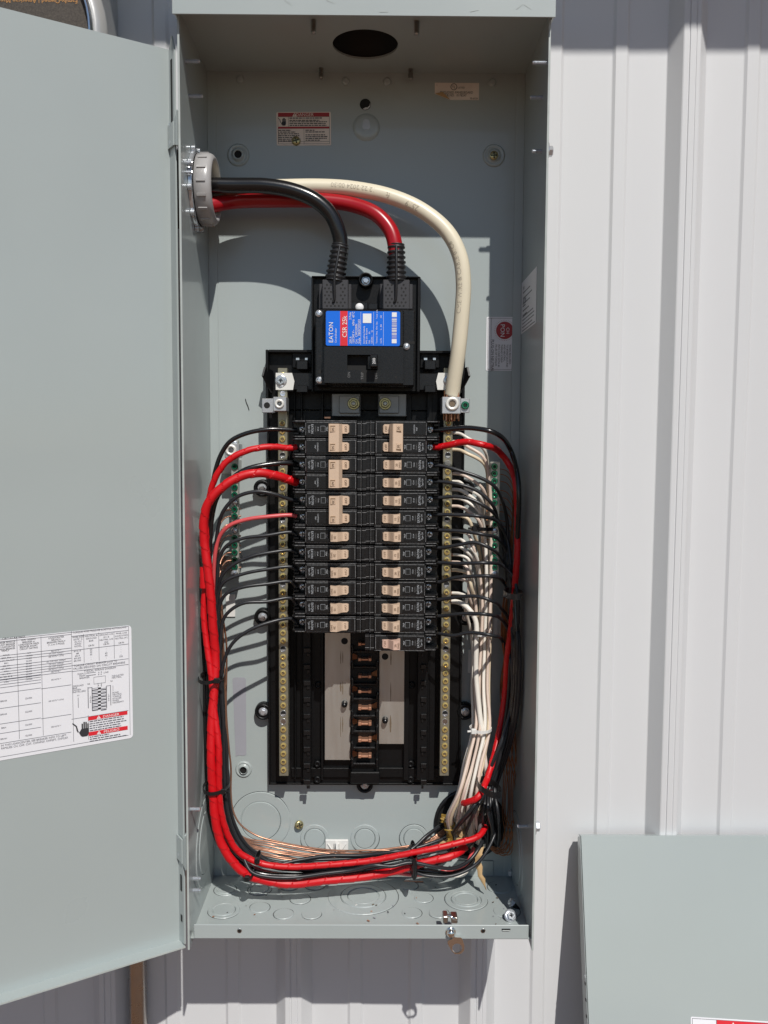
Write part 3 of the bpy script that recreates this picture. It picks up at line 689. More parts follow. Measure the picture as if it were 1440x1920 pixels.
    def tx(s, x, y, size, m='paper_line', al='C', wx=.95, span=None):
        p = at(x, y); f = None
        if span is None and x < 167: span = (-70, 167)
        if span is None and x < 408: span = (167, 408)
        if span is None and x < 712 and al == 'C': span = (408, 712)
        if span is None and x > 712 and y < 545:
            for c_ in COLS:
                if c_[0] < x < c_[1]: span = c_
        if span: f = .94 * (loc(span[1], y)[0] - loc(span[0], y)[0])
        b.text(s, Vector((p.x, p.y, p.z)) + DN * .0004, u, v, size * .64, m, al, off=.0003, wx=wx * 1.12, fit=f)
    tx('CIRCUIT RATINGS', 250, 282, .0030, 'ink', 'R')
    for i, s in enumerate(('BREAKER MODULE', 'OR UNIT BREAKER', 'OR LOADCENTER', 'MAIN BREAKER', 'FAMILY')): tx(s, 150 - (0, 0, 0, 0, 60)[i], 332 + 22 * i, .0025, 'ink', 'R', .8)
    for i, s in enumerate(('M.M. TENANT', 'BREAKER or', 'LOADCENTR MAIN', 'BREAKER SHORT', 'CIRCUIT RATING')): tx(s, 285, 313 + 22 * i, .0025, 'ink', 'C', .85)
    for i, s in enumerate(('LOADCENTER', 'BRANCH', 'BREAKER FAMILY', '(1, 2 or 3 POLE)')): tx(s, 560, 292 + 22 * i, .0025, 'ink', 'C', .9)
    for i, s in enumerate(('N/A', '100,000', '10,000', '22,000', '22,000', '25,000', '25,000', '42,000', '65,000', '25,000', '100,000')): tx(s, 287, 447 + 26.3 * i, .0021)
    for i, s in enumerate(('NONE', '200A Max', 'BR, CV, CH, CHF', 'BRH', 'GBHW', 'CT, BWH', 'CVH', 'HH, CV3', 'CV BBI, GHB', 'KD', 'CVH')): tx(s, 60, 468 + 27 * i, .0021)
    for y, s in ((424, 'SEE NOTE **'), (450, 'CH, CHT, CHFGFT'), (478, 'SEE NOTE **, ETN2'), (527, 'CH, CHF, CHT, CHFGFT'), (555, 'CH, CHT, CHFCAF'), (580, 'CH, CHT, CHFGFT'), (604, 'SEE NOTE **, ETN2'), (632, 'SEE NOTE **'), (710, 'SEE NOTE **'), (920, 'SEE NOTE **, ETN2'), (1180, 'SEE NOTE **')): tx(s, 560, y, .0021, wx=.8)
    for y, s in ((898, '22,000'), (1032, '22,000'), (1163, '22,000'), (1270, '42,000')): tx(s, 285, y, .0024)
    for y, s in ((927, 'BRHX'), (1060, 'BRHX'), (1195, 'BRH'), (1305, 'BRHH')): tx(s, 35, y, .0024)
    tx('IN THIS LOADCENTER, SEE BREAKER INFO TO LEFT.', 665, 1267, .0030, 'paper_line', 'R', .88, (-40, 665)); tx('FAMILIES: CH, CHF, CHT, CHFAFGF, CHFGFT, CHFCAF.', 680, 1292, .0030, 'paper_line', 'R', .88, (-40, 680))
    tx('TORQUE WIRE PRESSURE SCREW(S) AS FOLLOWS:', 998, 216, .0027, 'paper_line', 'C', .9, (712, 1283))
    for i, s in enumerate(('WIRE SIZE', '60/75° C', 'AL-CU', 'AWG/', 'KCMIL')): tx(s, 778, 287 + 23 * i, .0025)
    for i, s in enumerate(('NEUTRAL &', 'GROUND', 'BAR')): tx(s, 910, 275 + 25 * i, .0025)
    tx('LB-IN', 910, 371, .0025, 'ink'); tx('LB-IN', 1060, 357, .0025, 'ink'); tx('LB-IN', 1210, 344, .0025, 'ink')
    for i, s in enumerate(('GROUND LUG', '(G1) &', 'NEUTRAL LUG', '(N2)')): tx(s, 1060, 262 + 25 * i, .0024, wx=.85)
    for i, s in enumerate(('PANEL LUGS', '(A & B) & MAIN', 'NEUTRAL (N1)')): tx(s, 1212, 248 + 25 * i, .0024, wx=.82)
    for i, s in enumerate(('#14-10', '#8', '#6-4', '#3-2/0', '#6-300')): tx(s, 772, 427 + 24 * i, .0025)
    for i, s in enumerate(('20', '25', '35', '-', '-')): tx(s, 908, 414 + 24 * i, .0025)
    for i, s in enumerate(('-', '-', '60', '60', '-')): tx(s, 1060, 402 + 23 * i, .0025)
    for i, s in enumerate(('-', '-', '-', '-', '225')): tx(s, 1208, 388 + 23 * i, .0025)
    tx('TORQUE CIRCUIT BREAKER LUGS TO', 955, 550, .0030, wx=.9, span=(730, 1190)); tx('VALUES SPECIFIED ON CIRCUIT BREAKERS', 992, 573, .0030, wx=.9, span=(715, 1270))
    tx('TYPICAL WIRING DIAGRAM', 998, 612, .0030, span=(830, 1170)); tx('MAIN LUG', 830, 653, .0025); tx('MAIN', 820, 675, .0025); tx('BREAKER', 843, 694, .0025); tx('LINE', 1058, 640, .0025); tx('A  B', 998, 640, .0022); tx('B  A', 998, 660, .0022)
    tx('INSULATED', 1175, 670, .0024); tx('NEUTRAL', 1165, 690, .0024); tx('N2', 885, 757, .0022, 'ink'); tx('N1', 1113, 728, .0022, 'ink'); tx('A   B', 996, 768, .0020)
    for i, s in enumerate(('GROUND', 'BAR', '(WHEN', 'INSTALLED)')): tx(s, 725, 782 + 20 * i, .0025, al='L')
    tx('G1', 780, 872, .0020)
    for i, s in enumerate('LOAD'): tx(s, 903, 878 + 20 * i, .0022); tx(s, 1085, 860 + 20 * i, .0022)
    for i, s in enumerate(('BOND', 'NEUTRAL', 'TORQUE', '50 IN-LBS', 'WHEN', 'NECESSARY')): tx(s, 1122, 846 + 20 * i, .0024, al='L', wx=.9)
    def R(xa, ya, xb, yb, m='paper_line', k=3): a, c = loc(xa, ya); e, f = loc(xb, yb); rect(b, o, u, v, a, e, f, c, m, k)
    a0, c0 = loc(935, 690); a1, c1 = loc(1055, 745); frame(b, o, u, v, a0, a1, c1, c0, .0003, 'paper_line')
    def thin(xa, ya, xb, yb): a, c = loc(xa, ya); e, f = loc(xb, yb); rect(b, o, u, v, min(a, e) - .00012, max(a, e) + .00012, min(c, f) - .00012, max(c, f) + .00012, 'paper_line', 3)
    thin(890, 647, 955, 640); thin(860, 675, 955, 665); thin(880, 792, 880, 1000); thin(1105, 770, 1105, 970); thin(781, 895, 781, 995); thin(1128, 775, 1128, 830); thin(880, 797, 920, 793); thin(1060, 778, 1105, 773); thin(978, 748, 978, 790); thin(1012, 745, 1012, 785)
    for i in range(7):
        y = 802 + 33.5 * i; R(978, y - 7, 1008, y + 7, 'ink'); thin(920, y + 16, 978, y + 16); thin(1008, y + 12, 1063, y + 12); a, c = loc(948, y); rect(b, o, u, v, a - .003, a + .003, c, c + .0003, 'paper_line', 3); a, c = loc(1036, y); rect(b, o, u, v, a - .003, a + .003, c, c + .0003, 'paper_line', 3)
    thin(920, 795, 920, 1015); thin(1063, 780, 1063, 1000)
    R(880, 1072, 1271, 1048 + 20, 'label_red') if False else None
    a0, c0 = loc(881, 1075); a1 = loc(1272, 1030)[0]; ct = loc(1272, 1026)[1]; cb = loc(1272, 1062)[1]; rect(b, o, u, v, a0, a1, cb, ct, 'label_red', 4); ct2 = loc(1272, 1176)[1]; cb2 = loc(1272, 1214)[1]; rect(b, o, u, v, a0, a1, cb2, ct2, 'label_red', 4)
    for s, cz, xx in (('DANGER', (ct + cb) / 2, 1108), ('PELIGRO', (ct2 + cb2) / 2, 1110)):
        a = loc(xx, 1060)[0]; b.text(s, o + u * a + v * cz, u, v, .0025, 'print_white', off=.0005, wx=1.15); tri_warn(b, o + DN * .0002, u, v, loc(985, 1080)[0], cz, .0033, 'print_white', 'label_red')
    lines(b, o + DN * .0002, u, v, a0 + .001, a1 - .001, cb - .0018, 7, .00225, .0009, 'paper_line', .2, 21); lines(b, o + DN * .0002, u, v, a0 + .001, a1 - .001, cb2 - .0018, 3, .0021, .0009, 'paper_line', .2, 22)
    hx, hy = loc(815, 1210); hand(b, o + DN * .0002, u, v, hx + .0005, hy, .0150, 'ink')
    b.build('rating_sheet', dr)
door()

# ================================================================== leaning cover, lower right
def cover():
    tl = U(1088, 1567, 4); a = math.radians(16.5); L = .875; w_ = .37
    u = X; dn = Vector((0, -math.sin(a), -math.cos(a))); nf = Vector((0, -math.cos(a), math.sin(a)))
    root = thing('panel_cover', 'loose grey sheet metal panel cover leaning on the wall at lower right', 'panel cover', tl + dn * L + u * (w_ / 2))
    def pt(x, s, n): return tl + u * x + dn * s + nf * n
    def slab(b, x0, x1, s0, s1, n0, n1, m):
        b.add([pt(x, s, n) for x in (x0, x1) for s in (s0, s1) for n in (n0, n1)], [(0, 1, 3, 2), (4, 6, 7, 5), (0, 4, 5, 1), (2, 3, 7, 6), (0, 2, 6, 4), (1, 5, 7, 3)], m)
    b = MB(); slab(b, 0, w_, 0, L, -.0014, 0, 'paint'); b.build('face_sheet', root)
    b = MB()
    P = [(0, 0), (.003, -.0125), (.060, -.0200), (L, -.0200), (L, 0)]
    vs = [pt(-.0004, s, n) for s, n in P] + [pt(.0010, s, n) for s, n in P]; b.add(vs, [(0, 1, 2, 3, 4), (9, 8, 7, 6, 5)] + [(i, (i + 1) % 5, 5 + (i + 1) % 5, 5 + i) for i in range(5)], 'paint'); b.build('side_flange', root)
    b = MB(); slab(b, .001, w_, -.0002, .0012, -.0125, -.0002, 'paint'); b.build('top_flange', root)
    b = MB(); slab(b, w_ - .0014, w_ + .0002, .003, L, -.018, 0, 'paint'); b.build('side_flange', root)
    for s in (.150, .158, .175, .192): b = MB(); slab(b, -.0008, .0006, s, s + .003, -.006, -.0005, 'zinc' if s == .150 else 'black_deep'); b.build('flange_notch', root)
    # danger sticker, turned slightly
    v0 = ray(1295, 1906); o0 = CAM + v0 * ((tl - CAM).dot(nf) / v0.dot(nf)); rot = math.radians(-3.2)
    uu = (u * math.cos(rot) + (-dn) * math.sin(rot)).normalized(); vv = nf.cross(uu); w2, h2 = .16, .10
    b = MB(); o = o0 - vv * h2 + nf * .0003; sheet(b, o, uu, vv, w2, h2, 'paper', .0015); frame(b, o, uu, vv, .0014, w2 - .0014, .0014, h2 - .0014, .0005, 'paper_line')
    rect(b, o, uu, vv, .029, w2 - .0016, h2 - .020, h2 - .0018, 'label_red', 3); rect(b, o, uu, vv, .0285, .029, .002, h2 - .0018, 'paper_line', 4); b.text('DANGER', o + uu * .070 + vv * (h2 - .0085), uu, vv, .0075, 'print_white', off=.0005); tri_warn(b, o + nf * .0002, uu, vv, .0475, h2 - .0085, .0100, 'print_white', 'label_red')
    lines(b, o, uu, vv, .033, w2 - .01, h2 - .030, 8, .008, .003, 'paper_line', .2, 30); b.build('danger_sticker', root)
cover()
# ================================================================== black interior
INT = thing('breaker_chassis', 'black plastic breaker chassis with two neutral bars screwed inside the panel', 'breaker chassis', U(684, 1470, 0))
def vx(px, py, d): return U(px, py, d).x
def chassis():
    # base tray
    b = MB(); zt = U(690, 657, 20).z; zb = U(684, 1470, 8).z; zm = U(690, 770, 10).z
    xl = U(503, 1200, 9).x; xr = U(866, 1200, 9).x
    b.box(xl, xr, -.0004, -.009, zb, zm, 'black_pl', .0006)
    xa = U(498, 700, 22).x; xb = U(872, 700, 22).x
    b.box(xa, xb, -.0004, -.010, zm + .0005, zt, 'black_pl', .0006)
    b.box(xa, xa + .003, -.010, -.022, zm, zt, 'black_pl', .0006); b.box(xb - .003, xb, -.010, -.022, zm, zt, 'black_pl', .0006); b.box(xa + .003, xb - .003, -.010, -.022, zt - .003, zt, 'black_pl', .0006)
    b.box(xl, xl + .0022, -.009, -.012, zb, zm, 'black_pl', .0004); b.box(xr - .0022, xr, -.009, -.012, zb, zm, 'black_pl', .0004); b.box(xl, xr, -.009, -.0115, zb, zb + .0022, 'black_pl', .0004)
    # upright rails
    for px in (553, 566, 604, 764, 803, 812):
        b.pbox(px - 2, 735, px + 2, 1462, 8.5, 17, 'black_pl', .0004)
    b.pbox(503, 1277, 866, 1279, 9, 9.6, 'black_pl'); b.pbox(546, 1440, 660, 1458, 8.8, 13, 'black_pl', .0006); b.pbox(710, 1440, 826, 1458, 8.8, 13, 'black_pl', .0006)
    b.build('tray', INT)
    # plug-on rails with hooked teeth
    for px0, px1, s in ((567, 583, 1), (787, 801, -1)):
        r_ = MB(); r_.pbox(px0, 800, px1, 1462, 8.8, 24, 'black_pl', .0006); ro = r_.build('plug_on_rail', INT)
        for k in range(9):
            y = 1215 + 31 * k; t = MB(); t.pbox(px0 + 2, y, px1 - 1, y + 9, 24.1, 27, 'black_case', .0005); t.pbox(px0 + (8 if s > 0 else 3), y + 10, px1 - (2 if s > 0 else 7), y + 16, 24.1, 25.5, 'black_case', .0003); t.build('rail_tooth', ro)
    # ears with fixing screws
    for px, py in ((492, 915), (493, 1156), (494, 1333), (873, 915), (873, 1156), (872, 1333), (684, 1470)):
        b = MB(); p = U(px, py, 6); p.y = 0; s = 1 if px < 680 else -1
        b.lathe(p, FR, [(.0098, .0003), (.0098, .0085), (.0088, .0110), (.0070, .0110), (.0062, .0088)], 'black_pl', 26)
        if py < 1400: b.box(p.x, p.x + s * .014, -.0004, -.0080, p.z - .0090, p.z + .0090, 'black_pl', .0008)
        else: b.box(p.x - .012, p.x + .012, -.0004, -.0082, p.z, p.z + .012, 'black_pl', .0008)
        e = b.build('mounting_ear', INT); put('ear_screw', 'hexsmall', p + FR * .0092, e, random.random())
    for px, py in ((595, 1432), (770, 1432), (595, 1461), (770, 1461), (597, 1284), (772, 1284)): put('tray_screw', 'blackscrew', U(px, py, 13.4 if py > 1400 else 9.6), INT, 0)
    # side fins near the top lugs
    for s, px in ((-1, 500), (1, 873)):
        b = MB(); p = U(px, 712, 24); b.add([Vector((p.x + s * a, p.y + y, p.z + z)) for a, y, z in ((-.006, .018, .010), (.003, 0, .014), (.005, -.004, .004), (-.004, .004, -.014), (-.0075, .018, .010), (.001, 0, .014), (.003, -.004, .004), (-.0055, .004, -.014))], [(0, 1, 2, 3), (7, 6, 5, 4), (0, 4, 5, 1), (1, 5, 6, 2), (2, 6, 7, 3), (3, 7, 4, 0)], 'black_pl'); b.build('side_fin', INT)
    # hooks beside the main breaker
    for px in (566, 806):
        b = MB(); b.pbox(px - 18, 658, px + 18, 690, 10, 16, 'black_pl', .0006); b.pbox(px - 10, 676, px + 11, 693, 16, 34, 'black_case', .0008); b.pbox(px - 11, 671, px - 5, 675, 16.2, 22, 'zinc'); b.pbox(px + 6, 671, px + 11, 675, 16.2, 22, 'zinc')
        b.build('retaining_hook', INT)
        b = MB(); b.pbox(px - 10, 722, px + 11, 736, 34, 41, 'black_case', .0008); b.build('retaining_hook', INT)
    # strap between neutral bars
    b = MB(); b.pbox(540, 699, 590, 731, 26, 33, 'black_case', .0006); b.build('strap_insulator', INT); b = MB(); b.pbox(780, 700, 832, 732, 26, 33, 'black_case', .0006); b.build('strap_insulator', INT)
    for x0, x1 in ((517, 550), (820, 851)):
        b = MB(); a = U(x0, 699, 38); c = U(x1, 731, 38); bul = .0016 if x0 < 600 else -.0016
        if x0 < 600: P = [(a.x, c.z), (c.x - .0004, c.z), (c.x + .0012, (a.z + c.z) / 2), (c.x - .0014, a.z), (a.x, a.z)]
        else: P = [(a.x + .0004, c.z), (c.x, c.z), (c.x, a.z), (a.x + .0010, a.z), (a.x - .0012, (a.z + c.z) / 2)]
        b.prism(P, -.0362, -.0380, 'white_tin'); st = b.build('neutral_strap', INT); put('strap_screw', 'hexwash', U(527 if x0 < 600 else 842, 714, 38.4), st, .6, scale=.92)
    # neutral bars
    for px, off in ((531, 0), (837, 0)):
        xc = (U(px - 0, 700, 36).x + U(px + (0 if px < 600 else 0), 1450, 36).x) / 2
        zt_ = U(px, 690, 36).z; zb_ = U(px, 1455, 36).z; b = MB(); b.box(xc - .0052, xc + .0052, -.022, -.036, zb_, zt_, 'bar_metal', .0005)
        for i in range(8): zz = zb_ + (zt_ - zb_) * (i + .5) / 8; b.box(xc - .0042, xc + .0042, -.009, -.0218, zz - .006, zz + .006, 'black_pl', .0004)
        bar = b.build('neutral_bar', INT)
        for i in range(44):
            p = U(px, 793 + 15.13 * i, 36); p.x = xc - (.0004 if px < 600 else -.0002)
            if i in (4, 12, 20, 28, 36, 5, 37):
                h = MB(); h.lathe(p, FR, [(.0031, .00015), (0.00001, .00015)], 'black_deep' if i not in (5, 37) else 'galv', 16, cap0=False, cap1=False)
                h.lathe(p, FR, [(.0034, .0001), (.0033, .0005), (.0030, .0001)], 'zinc', 16, cap0=False, cap1=False)
                if i not in (5, 37): h.add([p + FR * .0003 + X * (.0027 * math.cos(t)) + Z * (.0027 * math.sin(t)) for t in [math.radians(q) for q in (195, 225, 270, 315, 345)]], [(0, 1, 2, 3, 4)], 'zinc')
                h.build('screw_hole', bar)
            else: put('bar_screw', 'neutral', p + FR * .0002, bar, random.random() * 3)
        for yy in (700, 735, 760):
            h = MB(); p = U(px, yy + 3, 36); p.x = xc; h.lathe(p, FR, [(.0030, .0001), (.0029, .0005), (.0024, .0002), (.0001, .0002)], 'brass' if yy == 700 else 'zinc', 16, cap0=False, cap1=False); h.build('screw_hole', bar)
    # end lugs of the neutral bars
    for x0, x1, fx0, fx1, px, gr in ((512, 537, 491, 516, 524, False), (829, 864, 862, 880, 848, True)):
        b = MB(); b.pbox(x0, 744, x1, 771 if not gr else 776, 30, 56, 'alu_lug', .0006)
        b.lathe(U(px, 757, 56), FR, [(.0074 if gr else .0050, .0), (.0074 if gr else .0050, .0014), (.0058 if gr else .0040, .0020), (.0038 if gr else .0026, .0016), (.0036 if gr else .0024, -.002)], 'white_tin', 24)
        if gr: b.lathe(U(px, 757, 56), FR, [(.0034, .0004), (.00001, .0004)], 'bus_stain', 6, cap0=False, cap1=False, smooth=False)
        lg = b.build('bar_lug', INT)
        b = MB(); b.pbox(fx0, 747, fx1, 774, 27, 31.5, 'alu_lug', .0005); q = U((fx0 + fx1) / 2 - (3 if not gr else -1), 760, 31.5)
        if not gr: b.lathe(q, FR, [(.0034, .0001), (.00001, .0001)], 'black_deep', 18, cap0=False, cap1=False)
        fo = b.build('bonding_foot', INT)
        if gr: put('bonding_screw', 'ground', q + FR * .0006, fo, .4, scale=1.25)
    # bus bars and stabs
    for x0, x1, yb, dx in ((609, 657, 1425, 0), (711, 758, 1395, 0)):
        b = MB(); a = U(x0, 800, 18); xa_ = U(x0, 1300, 18).x; xb_ = U(x1, 1300, 18).x; zt_ = a.z; zb_ = U(x0, yb, 18).z
        b.box(xa_, xb_, -.0155, -.018, zb_, zt_, 'bus_tin', .0003)
        bb = b.build('bus_bar', INT)
        b = MB(); rnd = random.Random(x0)
        for j in range(5):
            for e in ((.62,), (.70,))[:1 if x0 > 700 else 2]:
                ee = e[0] if x0 < 700 else .46; y0 = 1218 + 62 * j + rnd.uniform(-5, 5); xc = xa_ + (xb_ - xa_) * ee; z0 = U(x0, y0, 18).z; z1 = U(x0, y0 + rnd.uniform(18, 42), 18).z
                if z1 < zb_: continue
                wd = rnd.uniform(.0004, .0011); L = [(xc - wd * .3, z0), (xc + wd * .4, z0 - .003), (xc + wd, (z0 + z1) / 2), (xc + wd * .5, z1), (xc - wd * .5, z1), (xc - wd, (z0 + z1) / 2)]
                b.add([(x, -.01812, z) for x, z in L], [tuple(range(6))], 'bus_stain')
        b.build('tarnish_streaks', bb, kind='stuff')
        for py, kind in (((1202, 'hole'), (1319, 'pin')) if x0 < 700 else ((1231, 'hole'), (1349, 'pin'))):
            b = MB(); p = U(646 if x0 < 700 else 722, py, 18)
            if kind == 'hole': b.lathe(p, FR, [(.0038, .00015), (.00001, .00015)], 'black_deep', 20, cap0=False, cap1=False)
            else: b.lathe(p, FR, [(.0036, .0), (.0032, .006), (.0022, .008), (.0005, .0086)], 'black_case', 18)
            b.build('bus_rivet' if kind == 'pin' else 'bus_hole', bb)
    b = MB(); b.pbox(659, 800, 710, 1468, 8.8, 20, 'black_pl', .0008); b.pbox(657, 1448, 712, 1470, 8.8, 26, 'black_pl', .001); sp = b.build('stab_base', INT)
    ys = [1208, 1237, 1269, 1297, 1329, 1358, 1389, 1419]
    for i, y in enumerate(ys):
        b = MB(); b.pbox(660, y + 12, 708, y + 17, 20, 26, 'black_case', .0008); b.pbox(659, y + 4, 663, y + 19, 20, 31, 'black_case', .0008); b.pbox(705, y + 4, 709, y + 19, 20, 31, 'black_case', .0008); b.build('stab_barrier', sp)
        b = MB(); r = 29.0
        b.pbox(671.5, y - 3.0, 677.5, y + 3.0, 20, r + 3, 'copper', .0005); b.pbox(690.5, y - 3.0, 696.5, y + 3.0, 20, r + 3, 'copper', .0005); b.pbox(677, y - 1.9, 691, y + 1.9, 20, r + 1.6, 'copper', .0005); b.build('copper_stab', sp)
        b = MB(); left = i % 2 == 1; bx = 657 if left else 711; q = 670 if left else 697; dy = -6
        P0 = [U(bx, y + dy - 9, 18.4), U(bx, y + dy + 9, 18.4), U(q, y + dy + 4, 24), U(q, y + dy - 2, 24)]; b.add(P0 + [p + Y * .0015 for p in P0], [(0, 1, 2, 3), (7, 6, 5, 4), (0, 4, 5, 1), (1, 5, 6, 2), (2, 6, 7, 3), (3, 7, 4, 0)], 'copper_dark'); b.build('stab_link', sp)
    # bus terminals under the main breaker
    for x0, x1, px in ((622, 676, 663), (709, 762, 722)):
        b = MB(); b.pbox(x0, 738, x1, 781, 22, 34, 'tin_dark', .0008); b.pbox(x0 + (14 if px < 690 else 2), 742, x1 - (2 if px < 690 else 14), 775, 34, 38, 'tin_dark', .0006); t_ = b.build('bus_terminal', INT); put('terminal_nut', 'boltnut', U(px, 757, 38.6), t_, .3, scale=.75)
    b = MB(); b.pbox(608, 781, 620, 785, 40, 42, 'copper', .0003); b.build('copper_tab', INT)
chassis()

# ================================================================== main breaker
def main_breaker():
    MBK = thing('main_breaker', 'large black main circuit breaker with blue label and handle marked 200', 'main breaker', U(686, 722, 10))
    b = MB(); b.pbox(584, 517, 787, 735, 2, 44, 'black_pl', .001); b.pbox(584, 517, 787, 521, 44, 50, 'black_pl', .0006); b.pbox(584, 521, 588, 735, 44, 50, 'black_pl', .0006); b.pbox(783, 521, 787, 735, 44, 50, 'black_pl', .0006); b.build('base', MBK)
    b = MB(); p = U(686, 526, 50); b.lathe(Vector((p.x, -.044, p.z)), FR, [(.0080, 0), (.0074, .012), (.0062, .0125), (.0055, .004), (.0001, .004)], 'black_pl', 26); bo = b.build('screw_boss', MBK); put('base_screw', 'hexsmall', Vector((p.x, -.0492, p.z)), bo, .2)
    b = MB(); b.pbox(654, 566, 690, 580, 44, 52, 'black_case', .0006); b.pbox(690, 569, 708, 580, 44, 48, 'black_case', .0005); b.build('vent_block', MBK)
    b = MB(); b.lathe(U(674, 576, 53), FR, [(.0045, -.001), (.0040, .0008), (.001, .0012)], 'print_white', 16); b.build('seal_dot', MBK)
    for x0, x1, cx in ((604, 653, 628), (718, 768, 743)):
        b = MB(); b.pbox(x0 - 6, 532, x1 + 6, 580, 44.2, 56, 'shroud', .0008); b.pbox(x0, 524, x1, 580, 56.2, 68, 'shroud', .0008); sh = b.build('lug_shroud', MBK)
        for r in range(7):
            for c in range(6):
                if r < 5 and c in (2, 3): continue
                if r % 2 == 0 and c == 5: continue
                xx = x0 + 5.5 + c * 7.4 + (3.7 if r % 2 == 0 else 0); yy = 534 + r * 6.6
                if xx > x1 - 3: continue
                h = MB(); h.lathe(U(xx, yy, 68), FR, [(.00105, .00012), (.00001, .00012)], 'black_deep', 8, cap0=False, cap1=False); h.build('vent_hole', sh)
        # ribbed boot
        b = MB(); top = U(cx + (10 if cx < 700 else 0), 460, 62); botm = U(cx, 527, 62); ax = (botm - top); L = ax.length; pr = [(.0085, -.001), (.0088, 0)]
        for k in range(7):
            h0 = L * (k + .15) / 7.2; wd = .0093 + .0016 * k / 6; pr += [(wd - .0018, h0), (wd, h0 + .0010), (wd, h0 + .0022), (wd - .0018, h0 + .0034)]
        pr += [(.0105, L)]; b.lathe(top, ax, pr, 'boot', 26); bt = b.build('cable_boot', MBK)
        b = MB(); b.tube([top + FR * .0085 + Z * -.002, top.lerp(botm, .5) + FR * .0108, botm + FR * .0108, U(cx - 1, 560, 70), U(cx - 3, 566, 69)], .0014, 'boot', 8, 5); b.build('boot_tie', bt)
    # front body
    b = MB(); b.pbox(591, 579, 777, 724, 44.2, 72, 'black_case', .0012); b.pbox(608, 580, 757, 651, 72, 84, 'black_case', .0012); b.build('case', MBK)
    b = MB(); zt = U(680, 650, 88).z; x0 = U(608, 690, 88).x; x1 = U(756, 690, 88).x; zb = U(680, 718, 88).z
    sx0, sx1 = U(651, 680, 88).x, U(691, 680, 88).x; sz0, sz1 = U(670, 694, 88).z, U(670, 665, 88).z
    for a, c, e, f in ((x0, sx0, zb, zt), (sx1 + .0095, x1, zb, zt), (sx0, sx1 + .0095, sz1, zt), (sx0, sx1 + .0095, zb, sz0)): b.box(a, c, -.0721, -.088, e, f, 'black_case', .0)
    b.box(x0 - .0003, x1 + .0003, -.0721, -.0872, zb - .0003, zb + .0002, 'black_case'); b.build('handle_cover', MBK)
    b = MB(); b.box(sx0, sx1 + .0095, -.0722, -.0790, sz0, sz1, 'black_deep'); b.box(sx1 - .001, sx1 + .0095, -.079, -.086, sz0 + .001, sz1 - .001, 'black_case', .0005); b.build('handle_slot', MBK)
    b = MB(); a = U(694, 664, 104); c = U(708, 688, 104); b.box(a.x, c.x, -.080, -.104, c.z, a.z, 'black_case', .0010); b.text('200', Vector(((a.x + c.x) / 2, -.104, (a.z + c.z) / 2 - .0006)), Z, -X, .0030, 'print_white', off=.0001); b.build('handle', MBK)
    b = MB(); b.pbox(677, 694, 707, 716, 87.6, 88.05, 'black_deep')
    for s, px, py in (('ON', 654, 703), ('TRIP', 679, 705), ('OFF', 705, 705)): b.text(s, U(px, py, 88.1), Z, -X, .0028, 'emboss_dim', off=.0001)
    b.build('embossed_lettering', MBK)
    for px, py in ((598, 588), (762, 650), (599, 713)):
        put('case_screw', 'pan', U(px, py, 72.2), MBK, random.random())
    b = MB(); b.pbox(765, 640, 777, 645, 72, 72.4, 'black_deep'); b.build('case_notch', MBK)
    for px, py, r in ((600, 668, .0015), (600, 697, .0022), (742, 707, .0014)):
        b = MB(); b.lathe(U(px, py, 72.1 if px < 700 else 88.1), FR, [(r, .0001), (.00001, .0001)], 'black_deep', 14, cap0=False, cap1=False); b.build('case_hole', MBK)
    for px, py in ((769, 607), (769, 694), (597, 607), (598, 683)):
        b = MB(); b.lathe(U(px, py, 72), FR, [(.0029, .0), (.0029, .0002), (.0026, .0002), (.0026, .00005), (.0001, .00005)], 'black_case', 18, smooth=False, cap0=False, cap1=False); b.build('case_boss', MBK)
    # blue label, printed sideways (reads upwards)
    o = U(611, 648, 84.3); wx_ = (U(750, 648, 84.3) - o).x; hz_ = U(611, 583, 84.3).z - o.z; b = MB(); u, v = Z, -X; o = o + X * wx_     # u up, v left
    sheet(b, o, u, v, hz_, wx_, 'label_blue', .0018, .0002)
    def q(px): return (U(750, 600, 84.3).x - U(px, 600, 84.3).x)
    rect(b, o, u, v, .0, hz_, q(651.5), q(637.5), 'label_red', 2)
    for px in (676, 700, 718.5): rect(b, o, u, v, .0008, hz_ - .0008, q(px) - .00022, q(px), 'print_white', 3)
    def tx(s, px, f, size, m='print_white', al='C', wx=.9): b.text(s, o + u * (hz_ * f) + v * q(px), u, v, size, m, al, off=.0004, wx=wx)
    tx('EATON', 620, .08, .0046, al='L', wx=1.0); rect(b, o, u, v, hz_ * .235, hz_ * .262, q(617.5) - .0002, q(616.5) + .0012, 'label_blue', 6)
    tx('Circuit Breaker', 629, .08, .0019, al='L'); tx('CSR 25k', 645.5, .235, .0048, al='L', wx=.95)
    tx('200 A', 657, .06, .0024, al='L'); tx('2 Pole', 656, .75, .0024, al='L'); tx('120/240 V~', 662, .06, .0024, al='L'); tx('60Hz  40°C', 662, .58, .0024, al='L'); tx('Cat.  CSR2200N', 667.5, .06, .0024, al='L'); tx('Style  7803C07G03', 673, .06, .0024, al='L', wx=.95)
    for s, px in (('Interrupting Capacity', 682), ('RMS Sym. Ampere', 687)): tx(s, px, .06, .0017, al='L')
    tx('Volt           kA', 692, .06, .0017, al='L'); tx('120/240 ~     25', 697, .06, .0017, al='L')
    rect(b, o, u, v, hz_ * .66, hz_ * .93, q(696), q(680), 'print_white', 4); lines(b, o + u * 0, u, v, hz_ * .70, hz_ * .90, q(685), 4, .0019, .0009, 'ink', .4, 40)
